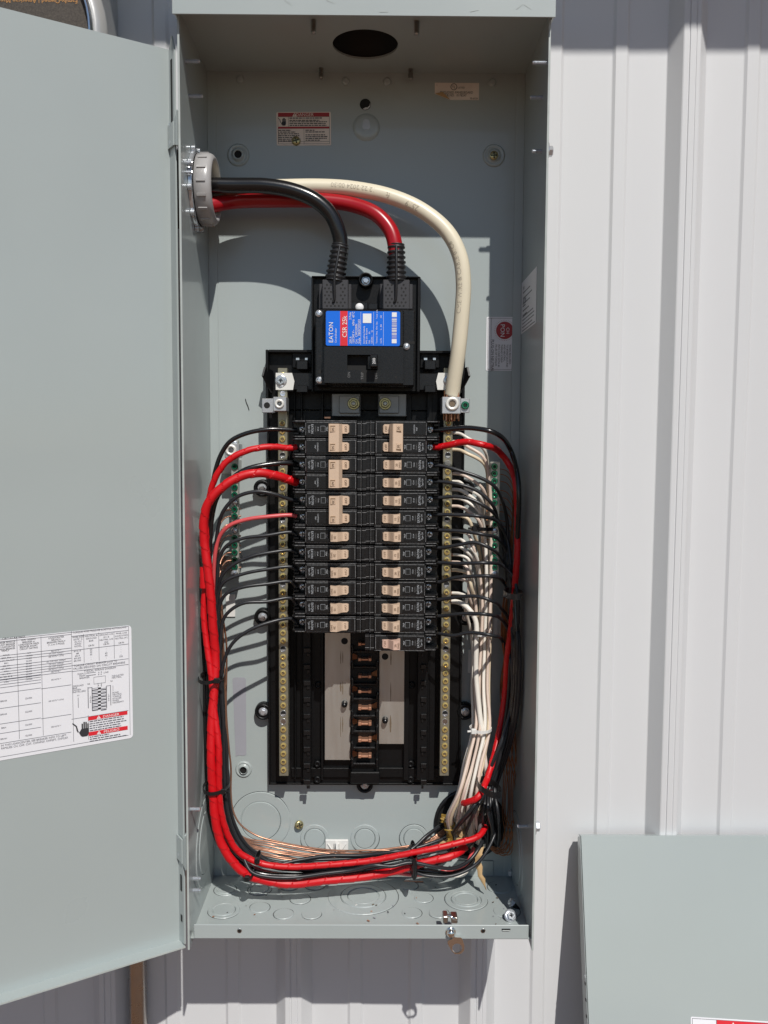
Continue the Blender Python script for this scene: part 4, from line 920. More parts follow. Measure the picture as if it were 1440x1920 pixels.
    tx('Terminal  Wire', 706, .07, .0016, al='L'); tx('CU/AL', 714, .07, .0016, al='L'); tx('Wire  Size', 706, .46, .0016, al='L'); tx('2 - 300', 714, .46, .0016, al='L'); tx('Torque  Lb.In.', 706, .78, .0015, al='L', wx=.8); tx('250', 714, .80, .0016, al='L')
    rect(b, o, u, v, hz_ * .08, hz_ * .20, q(743.5), q(734.5), 'print_white', 3); rect(b, o, u, v, hz_ * .84, hz_ * .97, q(743.5), q(734.5), 'print_white', 3); rnd = random.Random(5); y = .22
    while y < .81: wd = rnd.uniform(.006, .022); rect(b, o, u, v, hz_ * y, hz_ * (y + wd), q(743.5), q(734.5), 'print_white' if rnd.random() < .7 else 'print_purple', 3); y += wd + rnd.uniform(.005, .016)
    b.build('blue_label', MBK)
main_breaker()

# ================================================================== branch breakers (local frame: x along the case in mm from the wire end, z across, y = -depth)
ZP = .01855                      # height of one pole
def mm(v): return v / 1000
def case_mesh(full):
    b = MB(); h = ZP / 2 - .00028; c = 'black_case'
    X0 = -38.85
    def bx(x0, x1, z0, z1, d0, d1, cc=.0006, m=c): b.box(mm(x0 + X0), mm(x1 + X0), -mm(d0), -mm(d1), z0, z1, m, cc)
    bx(15, 77.7, -h, h, 26, 79, .0006)
    bx(15, 68.3, -h, h, 79, 83.2, .0007); bx(15.6, 68.0, -.0068, .0064, 83.2, 84.6, .0005)
    bx(68.3, 72.9, -h * .98, h * .98, 79, 82.8, .0006); bx(73.3, 78.4, -h * .98, h * .98, 79, 82.4, .0006)
    bx(0, 15, -h, h, 26, 58, .0006)                                       # terminal end
    bx(3, 15, .0062, h, 58, 79.5, .0006); bx(3, 15, -h, -.0066, 58, 79.5, .0006)
    bx(0, 3.2, .0064, h, 58, 74, .0008); bx(0, 3.2, -h, -.0068, 58, 73, .0008); bx(0, 7, -.0066, -.0028, 58, 66, .0010); bx(13.6, 15, -.0066, .0062, 58, 80, .0004)
    # highlights painted as pale strips along the moulded edges
    rnd = random.Random(3 + full)
    def edge(x0, x1, z, d, t=.00022): b.box(mm(x0 + X0), mm(x1 + X0), -mm(d), -mm(d + .12), z - t, z + t, 'edge_highlight')
    edge(16, 67.5, .0068, 83.2); edge(16, 67.5, -.0073, 83.2); edge(15.3, 68, h - .0006, 83.2, .0002); edge(3.3, 14, h - .0008, 79.5); edge(3.3, 14, -h + .0010, 79.5); edge(68.6, 72.6, .0058, 82.8); edge(73.6, 78, .0058, 82.4); edge(68.6, 72.6, -.0066, 82.8, .00015); edge(73.6, 78, -.0066, 82.4, .00015); b.box(mm(72.5 + X0), mm(72.75 + X0), -.0828, -.08292, -.0084, .0084, 'edge_highlight')
    b.box(mm(15.0 + X0), mm(15.35 + X0), -.0846, -.0847, -.0066, .0062, 'edge_highlight'); b.box(mm(66.8 + X0), mm(67.1 + X0), -.0846, -.08472, -.0064, .0062, 'edge_highlight')
    # print, reading downwards
    u, v = -Z, X
    def tx(s, x, z, size, m='print_white', wx=.95): b.text(s, Vector((mm(x + X0), -.0846, z)), u, v, size, m, off=.00012, wx=wx)
    if full:
        tx('Type CH', 18.8, 0, .0018, 'print_dim', .85); tx('EATON', 22.0, 0, .0025, 'print_dim', .85); tx('120/240V~', 25.2, 0, .0012, 'emboss_dim', .9); tx('10 kA', 28.0, 0, .0015, 'print_dim'); tx('TRIP', 37.0, 0, .0018, 'print_dim')
        b.box(mm(30.6 + X0), mm(35.4 + X0), -.0846, -.08475, -.0030, .0030, 'print_dim'); b.box(mm(30.8 + X0), mm(35.2 + X0), -.0847, -.08485, -.0028, .0028, 'black_deep')
    else: tx('COMMON', 27.6, 0, .0015, 'print_dim'); tx('TRIP', 25.0, 0, .0015, 'print_dim')
    b.box(mm(38.2 + X0), mm(62.4 + X0), -.0846, -.08472, -.0060, .0060, 'black_deep')
    return b
def toggle_mesh(txt, m, low):
    b = MB(); X0 = -38.85; hw = .0050
    if low: P = [(50, 84), (50, 88.2), (58.6, 88.0), (59.8, 87.2), (60.3, 85.5), (60.3, 84)]
    else: P = [(41.2, 84), (41.3, 95.5), (41.9, 96.6), (48.0, 98.0), (48.9, 97.4), (53.2, 90.6), (54.4, 89.4), (58.6, 88.8), (59.8, 88.0), (60.3, 86), (60.3, 84)]
    pts = [(mm(x + X0), -mm(d)) for x, d in P]
    # rounded side at the OFF end: narrower outline near the tip
    n = len(pts); vs = []; ch = .0006
    for s in (-1, 1):
        for k, (x, y) in enumerate(pts): vs.append((x, y, s * (hw - (.0016 if P[k][0] > 59.7 else (.0003 if 0 < k < n - 1 else 0)))))
    b.add(vs, [tuple(range(n)), tuple(range(2 * n - 1, n - 1, -1))] + [(i, (i + 1) % n, n + (i + 1) % n, n + i) for i in range(n)], m)
    u, v = -Z, X
    b.text('OFF', Vector((mm(56.8 + X0), -.0889 if not low else -.0881, 0)), u, v, .0026, 'ink_brown', off=.0003)
    if not low:
        vv = Vector((8.4, -1.75, 0)).normalized()
        b.text(txt, Vector((mm(46.4 + X0), -.0977, 0)), u, vv, .0023, 'ink_brown', off=.0005); b.text('SWD', Vector((mm(43.3 + X0), -.0970, 0)), u, vv, .0020, 'ink_brown', off=.0005)
    return b
def tie_mesh(txt):
    b = MB(); X0 = -38.85; z1 = ZP / 2 + .0050; z0 = -z1
    P = [(39.6, 84.8), (39.6, 98.6), (40.1, 99.2), (49.4, 100.3), (50.2, 99.8), (53.2, 93.4), (53.2, 84.8)]
    b.prism([(mm(x + X0), -mm(d)) for x, d in P], z0, z1, 'beige', axis='z')
    for s in (-1, 1):
        zc = s * ZP / 2
        b.box(mm(41.2 + X0), mm(46.6 + X0), -.0985, -.0999 - .0002, zc - .0034, zc + .0034, 'beige_dark'); b.box(mm(41.6 + X0), mm(46.2 + X0), -.0990, -.1003, zc - .0029, zc + .0029, 'beige')
        b.box(mm(41.6 + X0), mm(42.4 + X0), -.0990, -.1004, zc - .0029, zc + .0029, 'beige_dark'); b.box(mm(41.6 + X0), mm(46.2 + X0), -.0990, -.10042, zc + .0020, zc + .0029, 'ink_brown')
        b.text(txt, Vector((mm(44.3 + X0), -.1004, zc - .0004)), -Z, X, .0027, 'ink_brown', off=.0003)
    return b
def mesh_of(b, name):
    o = b.build(name); me = o.data; bpy.data.objects.remove(o); return me
CASE = {1: mesh_of(case_mesh(1), 'case'), 0: mesh_of(case_mesh(0), 'case')}
TOG = {}
for t_, m_ in (('20', 'beige'), ('15', 'beige'), ('20', 'beige_pink')): TOG[t_, m_] = mesh_of(toggle_mesh(t_, m_, False), 'toggle')
TOGL = mesh_of(toggle_mesh('', 'beige', True), 'toggle')
TIE = {t_: mesh_of(tie_mesh(t_), 'handle_tie') for t_ in ('50', '60', '30')}
def row_y(side, i): return (804.3 if side < 0 else 804.6) + 33.42 * i
def breaker(side, i, two, amp, label, pink=False):
    cxp = 616 if side < 0 else 755
    p = U(cxp, row_y(side, i + (.5 if two else 0)), 85); p.y = 0
    p.x = U(cxp, 990, 85).x + (-.0006 * 0)
    root = thing('circuit_breaker', label, 'circuit breaker', p, 'branch breakers in the two columns')
    rr_ = random.Random(side * 50 + i); p.x += rr_.uniform(-.0005, .0005); p.y += rr_.uniform(-.0006, .0004); root.location = p; root.rotation_euler = (0, (math.pi if side > 0 else 0) + math.radians(rr_.uniform(-.35, .35)), 0)
    def add(name, me, z=0, y=0, x=0):
        o = bpy.data.objects.new(name, me); COL.objects.link(o); o.parent = root; o.location = (x, y, z); return o
    for k in ((1, -1) if two else (0,)):
        z = k * ZP / 2
        add('case', CASE[1 if (not two or k == 1) else 0], z)
        if two: add('toggle', TOGL, z)
        else: add('toggle', TOG[amp, 'beige_pink' if pink else 'beige'], z)
        s = add('terminal_screw', screw_mesh('term'), z - .0002, -.0665, mm(10.4 - 38.85)); s.rotation_euler = (0, random.random() * 3, 0)
    if two: add('handle_tie', TIE[amp])
    return root
LB = [(0, 1, '50'), (2, 1, '60'), (4, 1, '30'), (6, 0, '20'), (7, 0, '20'), (8, 0, '20'), (9, 0, '15'), (10, 0, '15'), (11, 0, '20')]
RB = [(0, 1, '30')] + [(i, 0, '20' if i in (2, 3) or i > 7 else '15') for i in range(2, 13)]
for n_, (i, two, amp) in enumerate(LB):
    lab = (f'black two-pole breaker with tied beige handles, {["topmost", "second from top", "third from top"][n_]} in left column' if two else
           f'black {amp} amp single-pole breaker with beige toggle, {ORD[n_ + 1]} from top in left column')
    breaker(-1, i, two, amp, lab)
for n_, (i, two, amp) in enumerate(RB):
    lab = ('black two-pole breaker with tied beige handles at top of right column' if two else
           (f'black {amp} amp single-pole breaker with pinkish toggle at bottom of right column' if i == 12 else f'black {amp} amp single-pole breaker with beige toggle, {ORD[n_ + 1]} from top in right column'))
    breaker(1, i, two, amp, lab, pink=(i == 12))

# ================================================================== ground bars
def ground_bar(x0, x1, y0, y1, d, label, lug, screws):
    root = thing('ground_bar', label, 'ground bar', U((x0 + x1) / 2, y1, 0)); xm = (x0 + x1) / 2
    b = MB(); b.pbox(x0, y0, x1, y1, d - 9, d, 'alu', .0005); b.build('bar', root)
    for yy in (y0 + 60, y1 - 12): b = MB(); b.pbox(x0 - (18 if lug else 0), yy - 22, x1, yy + 4, .5, d - 9.2, 'galv', .0005); b.build('standoff', root)
    if lug:
        b = MB(); b.pbox(x0 - 12, 832, x1 + 1, 859, d - 9, d + 12, 'alu_lug', .0006); b.lathe(U(x0 + 0, 844, d + 12), FR, [(.0062, 0), (.0060, .0012), (.0046, .0016), (.0032, .0010), (.0028, -.002), (.0001, -.002)], 'white_tin', 22); b.build('bar_lug', root)
        b = MB(); b.lathe(U(xm, 831, d), FR, [(.0030, 0), (.0028, .001), (.001, .0012)], 'zinc', 14); b.build('bar_rivet', root)
    for y, k in screws: put('bar_screw', k, U(xm - .5, y, d + .4), root, random.random() * 3)
G, GZ = 'ground', 'ground_zinc'
ground_bar(433, 448, 825, 1076, 30, 'ground bar with green screws and large lug on the left of the panel', True,
           [(875, G), (914, G), (928, G), (942, GZ), (955, G), (968, G), (982, G), (995, GZ), (1009, G), (1022, G), (1036, G), (1050, G), (1063, G), (1075, GZ)])
ground_bar(920, 935, 866, 1082, 30, 'ground bar with green screws in the shade on the right of the panel', False,
           [(875, G), (888, G), (902, G), (916, G), (929, G), (943, G), (970, G), (983, G), (996, GZ), (1009, G), (1023, G), (1037, G), (1050, G), (1064, G), (1076, GZ)])
# ================================================================== conduit bushing
def bushing():
    c = UX(372, 357, -W2 + .004); yc = -.068; zc = U(372, 356, 68).z
    root = thing('conduit_bushing', 'grey plastic conduit bushing with steel locknut on the left side wall', 'conduit bushing', (-W2, yc, zc - .036))
    b = MB(); o = Vector((-W2 + .0003, yc, zc)); R = .0345
    b.lathe(o, X, [(R + .0045, 0), (R + .0045, .0035), (R + .001, .0040), (R + .001, 0)], 'zinc', 40)
    for k in range(10):
        a = 2 * math.pi * k / 10 + .2; q = o + Vector((.0018, math.cos(a) * (R + .006), math.sin(a) * (R + .006))); b.lathe(q, X, [(.0032, -.0016), (.0032, .0022)], 'zinc', 8)
    b.build('locknut', root)
    b = MB(); o2 = o + X * .0045
    b.lathe(o2, X, [(R - .002, 0), (R + .0008, .0002), (R + .0008, .0125), (R - .0004, .0150), (R - .0030, .0170), (R - .0052, .0170), (R - .0065, .0150), (R - .0070, .010), (R - .008, 0)], 'pvc', 48)
    for k in range(16):
        a = 2 * math.pi * k / 16; e = Vector((0, math.cos(a), math.sin(a))); t = Vector((0, -math.sin(a), math.cos(a))); q = o2 + e * (R + .0004)
        b.add([q + X * x + e * r + t * s for x in (.003, .0120) for r in (0, .0016) for s in (-.0012, .0012)], [(0, 1, 3, 2), (4, 6, 7, 5), (0, 4, 5, 1), (2, 3, 7, 6), (0, 2, 6, 4), (1, 5, 7, 3)], 'pvc')
    b.build('bushing_ring', root)
    b = MB(); b.lathe(o - X * .05, X, [(R - .004, 0), (R - .004, .06), (R - .0085, .06), (R - .0085, 0)], 'black_deep', 36); b.lathe(o - X * .05, X, [(R + .004, 0), (R + .004, .045)], 'wood_dark', 36, cap0=True, cap1=False); b.lathe(o - X * .002, X, [(.0001, 0), (R - .008, .0)], 'black_deep', 30, cap0=False, cap1=False); b.build('conduit_nipple', root)
    return yc, zc
BY, BZ = bushing()
# ================================================================== conductors
def V3(L): return [U(*p) for p in L]
_jr = random.Random(99)
def wire(name, label, pts, r, m, cat='wire', group=None, seg=7, n=10, spiral=None, mats_at=None, world=False):
    if name == 'hot_wire':                            # hand-bent: small kinks and uneven slack
        pts = [p if i < 2 or i > len(pts) - 2 else (p[0] + _jr.uniform(-1.6, 1.6), p[1] + _jr.uniform(-1.6, 1.6), p[2] + _jr.uniform(-1, 1)) for i, p in enumerate(pts)]
    b = MB(); P = pts if world else V3(pts)
    if spiral:
        c = resample(curve_pts(P, 10), .0011); b.tube(c, r, m, 26, 0, smooth=False, spiral=spiral, mats_at=mats_at)
    else: b.tube(P, r, m, n, seg, mats_at=mats_at)
    return b.build(name, recalc=False, **tagd(label, cat, group))
def wrap_text(path, r, s0, txt, size, m, parent, flip=False, ang=0.0, name='printing'):
    """lettering wrapped on a cable, read along the path from arc length s0"""
    c = resample(curve_pts(path, 12), .002); vs, fs, wd = glyphs(txt); fr = frames(c); b = MB(); out = []
    for x, y in vs:
        s = s0 + x * size; k = max(0, min(len(c) - 1.001, s / .002)); i = int(k); f = k - i
        p = fr[i][0].lerp(fr[i + 1][0], f); t = fr[i][1]
        view = (CAM - p).normalized(); n_ = (view - t * view.dot(t)).normalized(); sd = n_.cross(t)
        a = ang + (y - .5) * size / r
        out.append(p + (n_ * math.cos(a) + sd * math.sin(a)) * (r + .00012))
    b.add(out, fs, m); return b.build(name, parent, recalc=False)
# --- service cables
S = lambda px, py, d: U(px, py, d)
st = lambda dy, dz: [Vector((-W2 - .045, BY + dy, BZ + dz)), Vector((-W2 + .01, BY + dy, BZ + dz))]
wp = st(.010, .008) + V3([(440, 352, 48), (520, 351, 44), (600, 350, 44), (660, 354, 46), (730, 368, 50), (790, 394, 54), (838, 434, 58), (862, 480, 60), (869, 530, 60), (866, 590, 58), (859, 660, 54), (851, 715, 48), (848, 738, 45), (847, 757, 44)])
b = MB(); b.tube(wp[:-1] + [U(848, 736, 45)], .0081, 'cable_white', 20, 8)
WC = b.build('service_cable', recalc=False, **tagd('thick cream white neutral cable curving down to the right bar lug', 'cable'))
cp = list(reversed(wp))
wrap_text(cp, .0081, .095, 'CME WIRE & CABLE 07C8', .0050, 'cable_ink', WC, ang=.5); wrap_text(cp, .0081, .222, '2579', .0058, 'cable_ink', WC, ang=.1); wrap_text(cp, .0081, .256, 'ft', .0055, 'cable_ink', WC, ang=-.1); wrap_text(cp, .0081, .272, '12/22/2024 00:30', .0050, 'cable_ink', WC, ang=-.3)
for k in range(19):                                   # bare strands in the lug
    a = k * 2.4; q = .0021 * math.sqrt(k) * .95; p0 = U(848, 733, 45); p1 = U(848, 742, 45); p2 = U(847, 788, 44)
    e = X * (q * math.cos(a)) + Y * (q * .8 * math.sin(a)); b = MB(); b.tube([p0 + e, p1 + e, p2 + e * 1.05 + Z * random.uniform(-.0015, .0015)], .0011, 'copper_dark' if k % 3 else 'copper', 6, 0); b.build('copper_strand', WC, recalc=False)
bp_ = st(.001, .005) + V3([(440, 348, 66), (500, 349, 66), (550, 358, 66), (592, 376, 66), (620, 402, 65), (634, 432, 64), (639, 462, 62), (634, 500, 61), (629, 530, 60)])
b = MB(); b.tube(bp_, .0079, 'wire_black', 20, 8); BC = b.build('service_cable', recalc=False, **tagd('thick black service cable entering the left boot of the main breaker', 'cable'))
wrap_text(list(bp_), .0079, .085, '10 10821 21 1910 8091 TC 600V VW-1', .0032, 'wire_gray', BC, ang=-.55)
rp = st(.006, -.014) + V3([(440, 377, 46), (520, 375, 46), (600, 376, 47), (660, 384, 50), (705, 402, 56), (732, 432, 60), (741, 462, 62), (743, 500, 61), (743, 530, 60)])
b = MB(); b.tube(rp, .0079, 'cable_red', 20, 8); b.build('service_cable', recalc=False, **tagd('thick dark red service cable entering the right boot of the main breaker', 'cable'))
# --- left hot wires
LW = [  # row, radius, material, spiral, head control points, colour word, tail
 (0, .0024, 'wire_black', None, [(556, 806, 64), (546, 806, 66), (505, 806, 72), (462, 812, 74), (432, 827, 74), (413, 852, 72), (403, 885, 70), (396, 930, 66), (390, 1000, 62), (384, 1100, 58)], 'black', 0),
 (1, .0033, 'wire_red', (.015, .00045), [(556, 838, 64), (546, 840, 66), (505, 838, 74), (462, 845, 78), (428, 863, 80), (407, 888, 80), (397, 920, 78), (390, 970, 74), (386, 1040, 74), (384, 1090, 76), (383, 1150, 78), (387, 1205, 80)], 'red', 1),
 (2, .0030, 'wire_black', None, [(556, 872, 64), (546, 868, 68), (505, 869, 76), (460, 882, 80), (428, 903, 80), (408, 930, 78), (398, 965, 74), (394, 1030, 70), (392, 1110, 64)], 'black', 2),
 (3, .0046, 'wire_red', (.018, .0006), [(556, 905, 64), (546, 901, 68), (520, 893, 76), (482, 887, 84), (446, 895, 88), (415, 917, 90), (393, 942, 90), (383, 972, 88), (383, 1015, 86), (389, 1060, 86), (396, 1110, 86), (400, 1170, 84), (404, 1230, 80)], 'red', 3),
 (4, .0020, 'wire_gray', None, [(556, 938, 64), (546, 937, 67), (516, 926, 74), (482, 922, 78), (446, 932, 78), (421, 955, 76), (409, 985, 72), (405, 1025, 68), (404, 1100, 64)], 'black', 4),
 (5, .0022, 'wire_redpink', None, [(556, 968, 64), (546, 966, 66), (505, 968, 70), (462, 973, 72), (432, 985, 72), (412, 1006, 70), (404, 1040, 68), (402, 1090, 66)], 'faded red', 5),
 (6, .0019, 'wire_gray', None, [(556, 1003, 64), (546, 998, 66), (502, 1004, 70), (456, 1008, 72), (426, 1021, 72), (412, 1045, 70), (408, 1085, 68)], 'black', 6),
 (7, .0019, 'wire_gray', None, [(556, 1036, 64), (546, 1032, 66), (510, 1036, 70), (470, 1043, 73), (436, 1058, 74), (416, 1081, 72), (410, 1115, 70)], 'black', 7),
 (8, .0019, 'wire_gray', None, [(556, 1069, 64), (546, 1063, 67), (500, 1069, 72), (452, 1076, 74), (421, 1091, 74), (409, 1120, 72)], 'black', 8),
 (9, .0019, 'wire_gray', None, [(556, 1101, 64), (546, 1091, 67), (500, 1096, 73), (452, 1101, 76), (425, 1113, 76), (412, 1138, 74), (409, 1175, 72)], 'black', 9),
 (10, .0019, 'wire_gray', None, [(556, 1134, 64), (546, 1122, 67), (500, 1127, 74), (456, 1131, 77), (431, 1143, 77), (418, 1163, 75), (412, 1200, 74)], 'black', 10),
 (11, .0019, 'wire_gray', None, [(556, 1168, 64), (546, 1160, 67), (500, 1170, 76), (462, 1184, 80), (437, 1205, 80), (423, 1232, 78), (415, 1270, 76)], 'black', 11)]
# bundle down the left and along the bottom: offsets in photo pixels and depth
TAIL = {
 0: [(382, 1200, 56), (385, 1330, 56), (387, 1470, 60), (392, 1530, 62), (408, 1578, 64), (430, 1607, 66), (470, 1637, 66), (530, 1645, 64), (640, 1640, 60), (740, 1628, 56), (820, 1618, 48), (870, 1595, 34), (890, 1570, 18)],
 1: [(396, 1262, 84), (402, 1330, 88), (409, 1400, 92), (411, 1470, 92), (414, 1520, 90), (425, 1562, 86), (442, 1592, 82), (462, 1606, 80), (492, 1618, 78), (542, 1624, 76), (620, 1621, 74), (700, 1612, 72), (740, 1605, 72), (810, 1591, 70), (860, 1580, 66), (895, 1569, 58), (911, 1550, 46)],
 2: [(390, 1200, 62), (392, 1330, 62), (394, 1470, 66), (401, 1535, 68), (418, 1580, 70), (440, 1610, 72), (480, 1634, 70), (540, 1641, 68), (640, 1636, 64), (730, 1626, 60), (800, 1632, 56), (850, 1636, 48), (884, 1618, 36), (893, 1585, 20)],
 3: [(401, 1290, 84), (398, 1350, 88), (397, 1420, 92), (398, 1470, 92), (403, 1535, 90), (416, 1582, 88), (436, 1617, 86), (462, 1639, 84), (500, 1652, 80), (545, 1657, 76), (610, 1652, 72), (680, 1643, 68), (740, 1632, 64), (800, 1616, 62), (848, 1602, 58), (872, 1588, 44)],
 4: [(404, 1200, 64), (410, 1330, 66), (414, 1470, 70), (421, 1530, 72), (436, 1572, 74), (452, 1602, 78), (472, 1634, 86), (500, 1645, 86), (550, 1646, 82), (610, 1638, 78), (660, 1633, 76), (700, 1621, 78), (735, 1624, 78), (770, 1616, 74), (815, 1626, 70), (850, 1627, 62), (880, 1613, 50), (898, 1590, 38), (910, 1560, 18)],
 5: [(401, 1160, 64), (400, 1250, 60), (402, 1350, 60), (404, 1470, 62), (412, 1540, 64), (430, 1585, 66), (460, 1618, 68), (510, 1638, 66), (600, 1640, 62), (700, 1632, 58), (780, 1640, 54), (840, 1634, 48), (875, 1618, 40), (888, 1590, 26)],
 6: [(407, 1200, 68), (413, 1330, 70), (417, 1470, 74), (424, 1530, 74), (440, 1572, 74), (462, 1600, 72), (498, 1622, 66), (560, 1612, 58), (612, 1605, 54), (680, 1605, 54), (740, 1596, 54), (770, 1592, 50), (800, 1568, 40), (826, 1548, 26), (840, 1538, 8)],
 7: [(410, 1210, 68), (415, 1330, 68), (419, 1470, 70), (427, 1530, 70), (444, 1572, 68), (468, 1600, 64), (510, 1618, 60), (580, 1614, 54), (660, 1609, 52), (740, 1598, 50), (780, 1585, 44), (812, 1560, 34), (838, 1545, 14)],
 8: [(412, 1210, 72), (418, 1330, 72), (421, 1470, 72), (430, 1530, 70), (448, 1572, 66), (474, 1600, 62), (520, 1616, 58), (600, 1618, 54), (680, 1612, 52), (750, 1600, 50), (800, 1585, 46), (838, 1568, 34), (856, 1558, 14)],
 9: [(411, 1240, 74), (417, 1340, 76), (420, 1470, 78), (428, 1530, 78), (446, 1576, 76), (470, 1606, 72), (512, 1628, 68), (580, 1632, 62), (660, 1626, 58), (740, 1612, 54), (800, 1600, 48), (846, 1588, 36), (868, 1570, 14)],
 10: [(413, 1260, 74), (420, 1350, 72), (424, 1470, 70), (434, 1530, 68), (454, 1575, 64), (480, 1600, 60), (524, 1620, 58), (600, 1624, 54), (680, 1616, 52), (750, 1606, 48), (810, 1596, 40), (858, 1580, 24), (872, 1560, 8)],
 11: [(417, 1330, 76), (423, 1400, 76), (426, 1470, 74), (437, 1532, 70), (458, 1578, 66), (486, 1606, 62), (530, 1626, 62), (600, 1634, 62), (680, 1630, 62), (750, 1626, 62), (800, 1640, 62), (850, 1641, 60), (890, 1622, 56), (915, 1595, 50), (930, 1560, 36), (938, 1545, 10)]}
for row, r, m, sp, head, cw, t in LW:
    n_ = [j for j, (i, two, a) in enumerate(LB) if i <= row][-1] + 1; two = LB[n_ - 1][1]
    which = (f'{"upper" if row % 2 == 0 else "lower"} pole of the {ORD[n_]} breaker' if two else f'the {ORD[n_]} breaker')
    size = 'thick ' if r > .004 else ''
    wire('hot_wire', f'{size}{cw} insulated wire leaving {which} in the left column', head + TAIL[t], r, m, group='hot wires to the breakers', spiral=sp)
b = MB(); b.tube(V3([(383, 1063, 80), (383, 1080, 81), (383, 1102, 81)]), .0048, 'wire_red', 12, 5); b.add(V3([(386, 1068, 88), (391, 1072, 88), (391, 1104, 87), (386, 1106, 87)]), [(0, 1, 2, 3)], 'wire_red')
b.build('electrical_tape', recalc=False, **tagd('bit of red electrical tape wrapped on a wire by the left wall', 'tape'))
# --- right hot wires
RWH = {0: [(826, 806, 66), (880, 803, 76), (926, 812, 84), (957, 846, 88), (971, 888, 88), (973, 930, 86), (969, 1000, 80)],
 1: [(824, 838, 66), (845, 834, 72), (872, 829, 80), (907, 833, 86), (936, 849, 90), (955, 872, 92), (966, 905, 92), (969, 960, 90), (968, 1040, 86)],
 2: [(826, 873, 66), (862, 882, 72), (900, 895, 74), (926, 911, 72), (942, 938, 68), (949, 975, 64), (952, 1030, 60)],
 3: [(826, 903, 66), (862, 909, 72), (896, 920, 74), (920, 945, 72), (934, 975, 68), (944, 1015, 64)],
 4: [(826, 933, 66), (850, 930, 70), (882, 936, 74), (912, 951, 74), (934, 974, 72), (945, 1008, 68), (951, 1050, 64)],
 5: [(826, 965, 66), (862, 964, 72), (902, 968, 76), (936, 981, 76), (950, 1010, 72), (957, 1055, 68)],
 6: [(826, 994, 66), (870, 995, 74), (910, 1002, 78), (936, 1011, 78), (951, 1038, 74), (958, 1075, 70)],
 7: [(828, 1027, 66), (860, 1020, 74), (890, 1018, 80), (920, 1028, 82), (940, 1049, 80), (953, 1080, 76)],
 8: [(826, 1055, 66), (862, 1056, 76), (912, 1054, 84), (943, 1061, 86), (963, 1082, 84), (970, 1115, 80)],
 9: [(826, 1091, 66), (850, 1085, 74), (886, 1080, 84), (921, 1081, 88), (944, 1092, 88), (956, 1112, 86), (965, 1145, 82)],
 10: [(826, 1124, 66), (862, 1119, 76), (896, 1118, 86), (921, 1125, 90), (941, 1141, 90), (955, 1166, 88), (964, 1205, 84)],
 11: [(826, 1155, 66), (870, 1152, 80), (911, 1152, 90), (940, 1163, 92), (956, 1187, 90), (964, 1230, 86)],
 12: [(822, 1188, 66), (850, 1190, 76), (882, 1186, 86), (921, 1192, 94), (945, 1206, 96), (957, 1231, 96), (961, 1280, 94)]}
RTAIL = {0: [(966, 1110, 74), (968, 1200, 70), (962, 1320, 66), (945, 1410, 64), (922, 1476, 66), (905, 1515, 54), (888, 1555, 24), (882, 1575, 4)],
 1: [(966, 1110, 82), (960, 1170, 80), (951, 1235, 84), (948, 1290, 88), (938, 1370, 92), (915, 1450, 96), (897, 1493, 132), (876, 1503.5, 76), (869, 1506, 70)],
 2: [(955, 1110, 60), (962, 1200, 60), (958, 1320, 60), (940, 1410, 60), (918, 1476, 62), (912, 1520, 44), (916, 1560, 24), (914, 1585, 4)],
 3: [(952, 1110, 62), (958, 1200, 62), (953, 1320, 62), (935, 1410, 64), (913, 1476, 68), (893, 1510, 60), (862, 1545, 46), (848, 1570, 26), (847, 1590, 8)],
 4: [(956, 1110, 64), (966, 1200, 62), (964, 1320, 60), (948, 1410, 60), (926, 1476, 62), (918, 1520, 50), (908, 1560, 28), (903, 1580, 6)],
 5: [(960, 1110, 66), (970, 1200, 64), (968, 1320, 62), (951, 1410, 60), (929, 1476, 62), (932, 1520, 54), (936, 1560, 40), (934, 1585, 20)],
 6: [(961, 1120, 68), (972, 1200, 68), (971, 1320, 66), (953, 1410, 64), (931, 1476, 64), (928, 1520, 50), (936, 1555, 26), (938, 1575, 4)],
 7: [(960, 1120, 72), (968, 1200, 72), (966, 1320, 70), (949, 1410, 68), (924, 1476, 70), (919, 1515, 56), (924, 1550, 40), (921, 1580, 12)],
 8: [(971, 1200, 76), (968, 1320, 74), (946, 1410, 72), (921, 1476, 74), (910, 1515, 62), (896, 1550, 40), (890, 1580, 12)],
 9: [(968, 1220, 78), (962, 1320, 76), (940, 1410, 76), (917, 1476, 78), (908, 1515, 66), (905, 1550, 44), (908, 1580, 16)],
 10: [(966, 1260, 80), (957, 1330, 80), (935, 1410, 80), (914, 1476, 80), (897, 1510, 72), (882, 1540, 56), (872, 1565, 36), (869, 1590, 10)],
 11: [(965, 1280, 84), (958, 1340, 86), (940, 1410, 84), (920, 1476, 84), (914, 1515, 72), (922, 1550, 50), (930, 1580, 24)],
 12: [(957, 1330, 92), (942, 1390, 92), (922, 1440, 90), (909, 1476, 86), (890, 1508, 80), (866, 1535, 66), (850, 1560, 46), (847, 1580, 20)]}
def shade_d(px):                                    # depth at which the right side wall starts to shade that line of sight
    a = (px - 720) / 1650; return 1000 * (.137 - (.175 - .0156 - a * 1.001) / .266) / (1 + a / .266)
def gutter(L):
    out = []
    for px, py, d in L:
        if px >= 944 and py < 1385: d = min(d, shade_d(px) - 5 - (d % 7))
        elif px >= 928 and py < 1330: d = min(d, shade_d(px) + 14 + d * .1)
        elif 1330 <= py <= 1385: d = min(d, shade_d(px) + 12)
        elif py > 1385 and py < 1500: d = d * .62
        out.append((px, py, max(d, 5)))
    return out
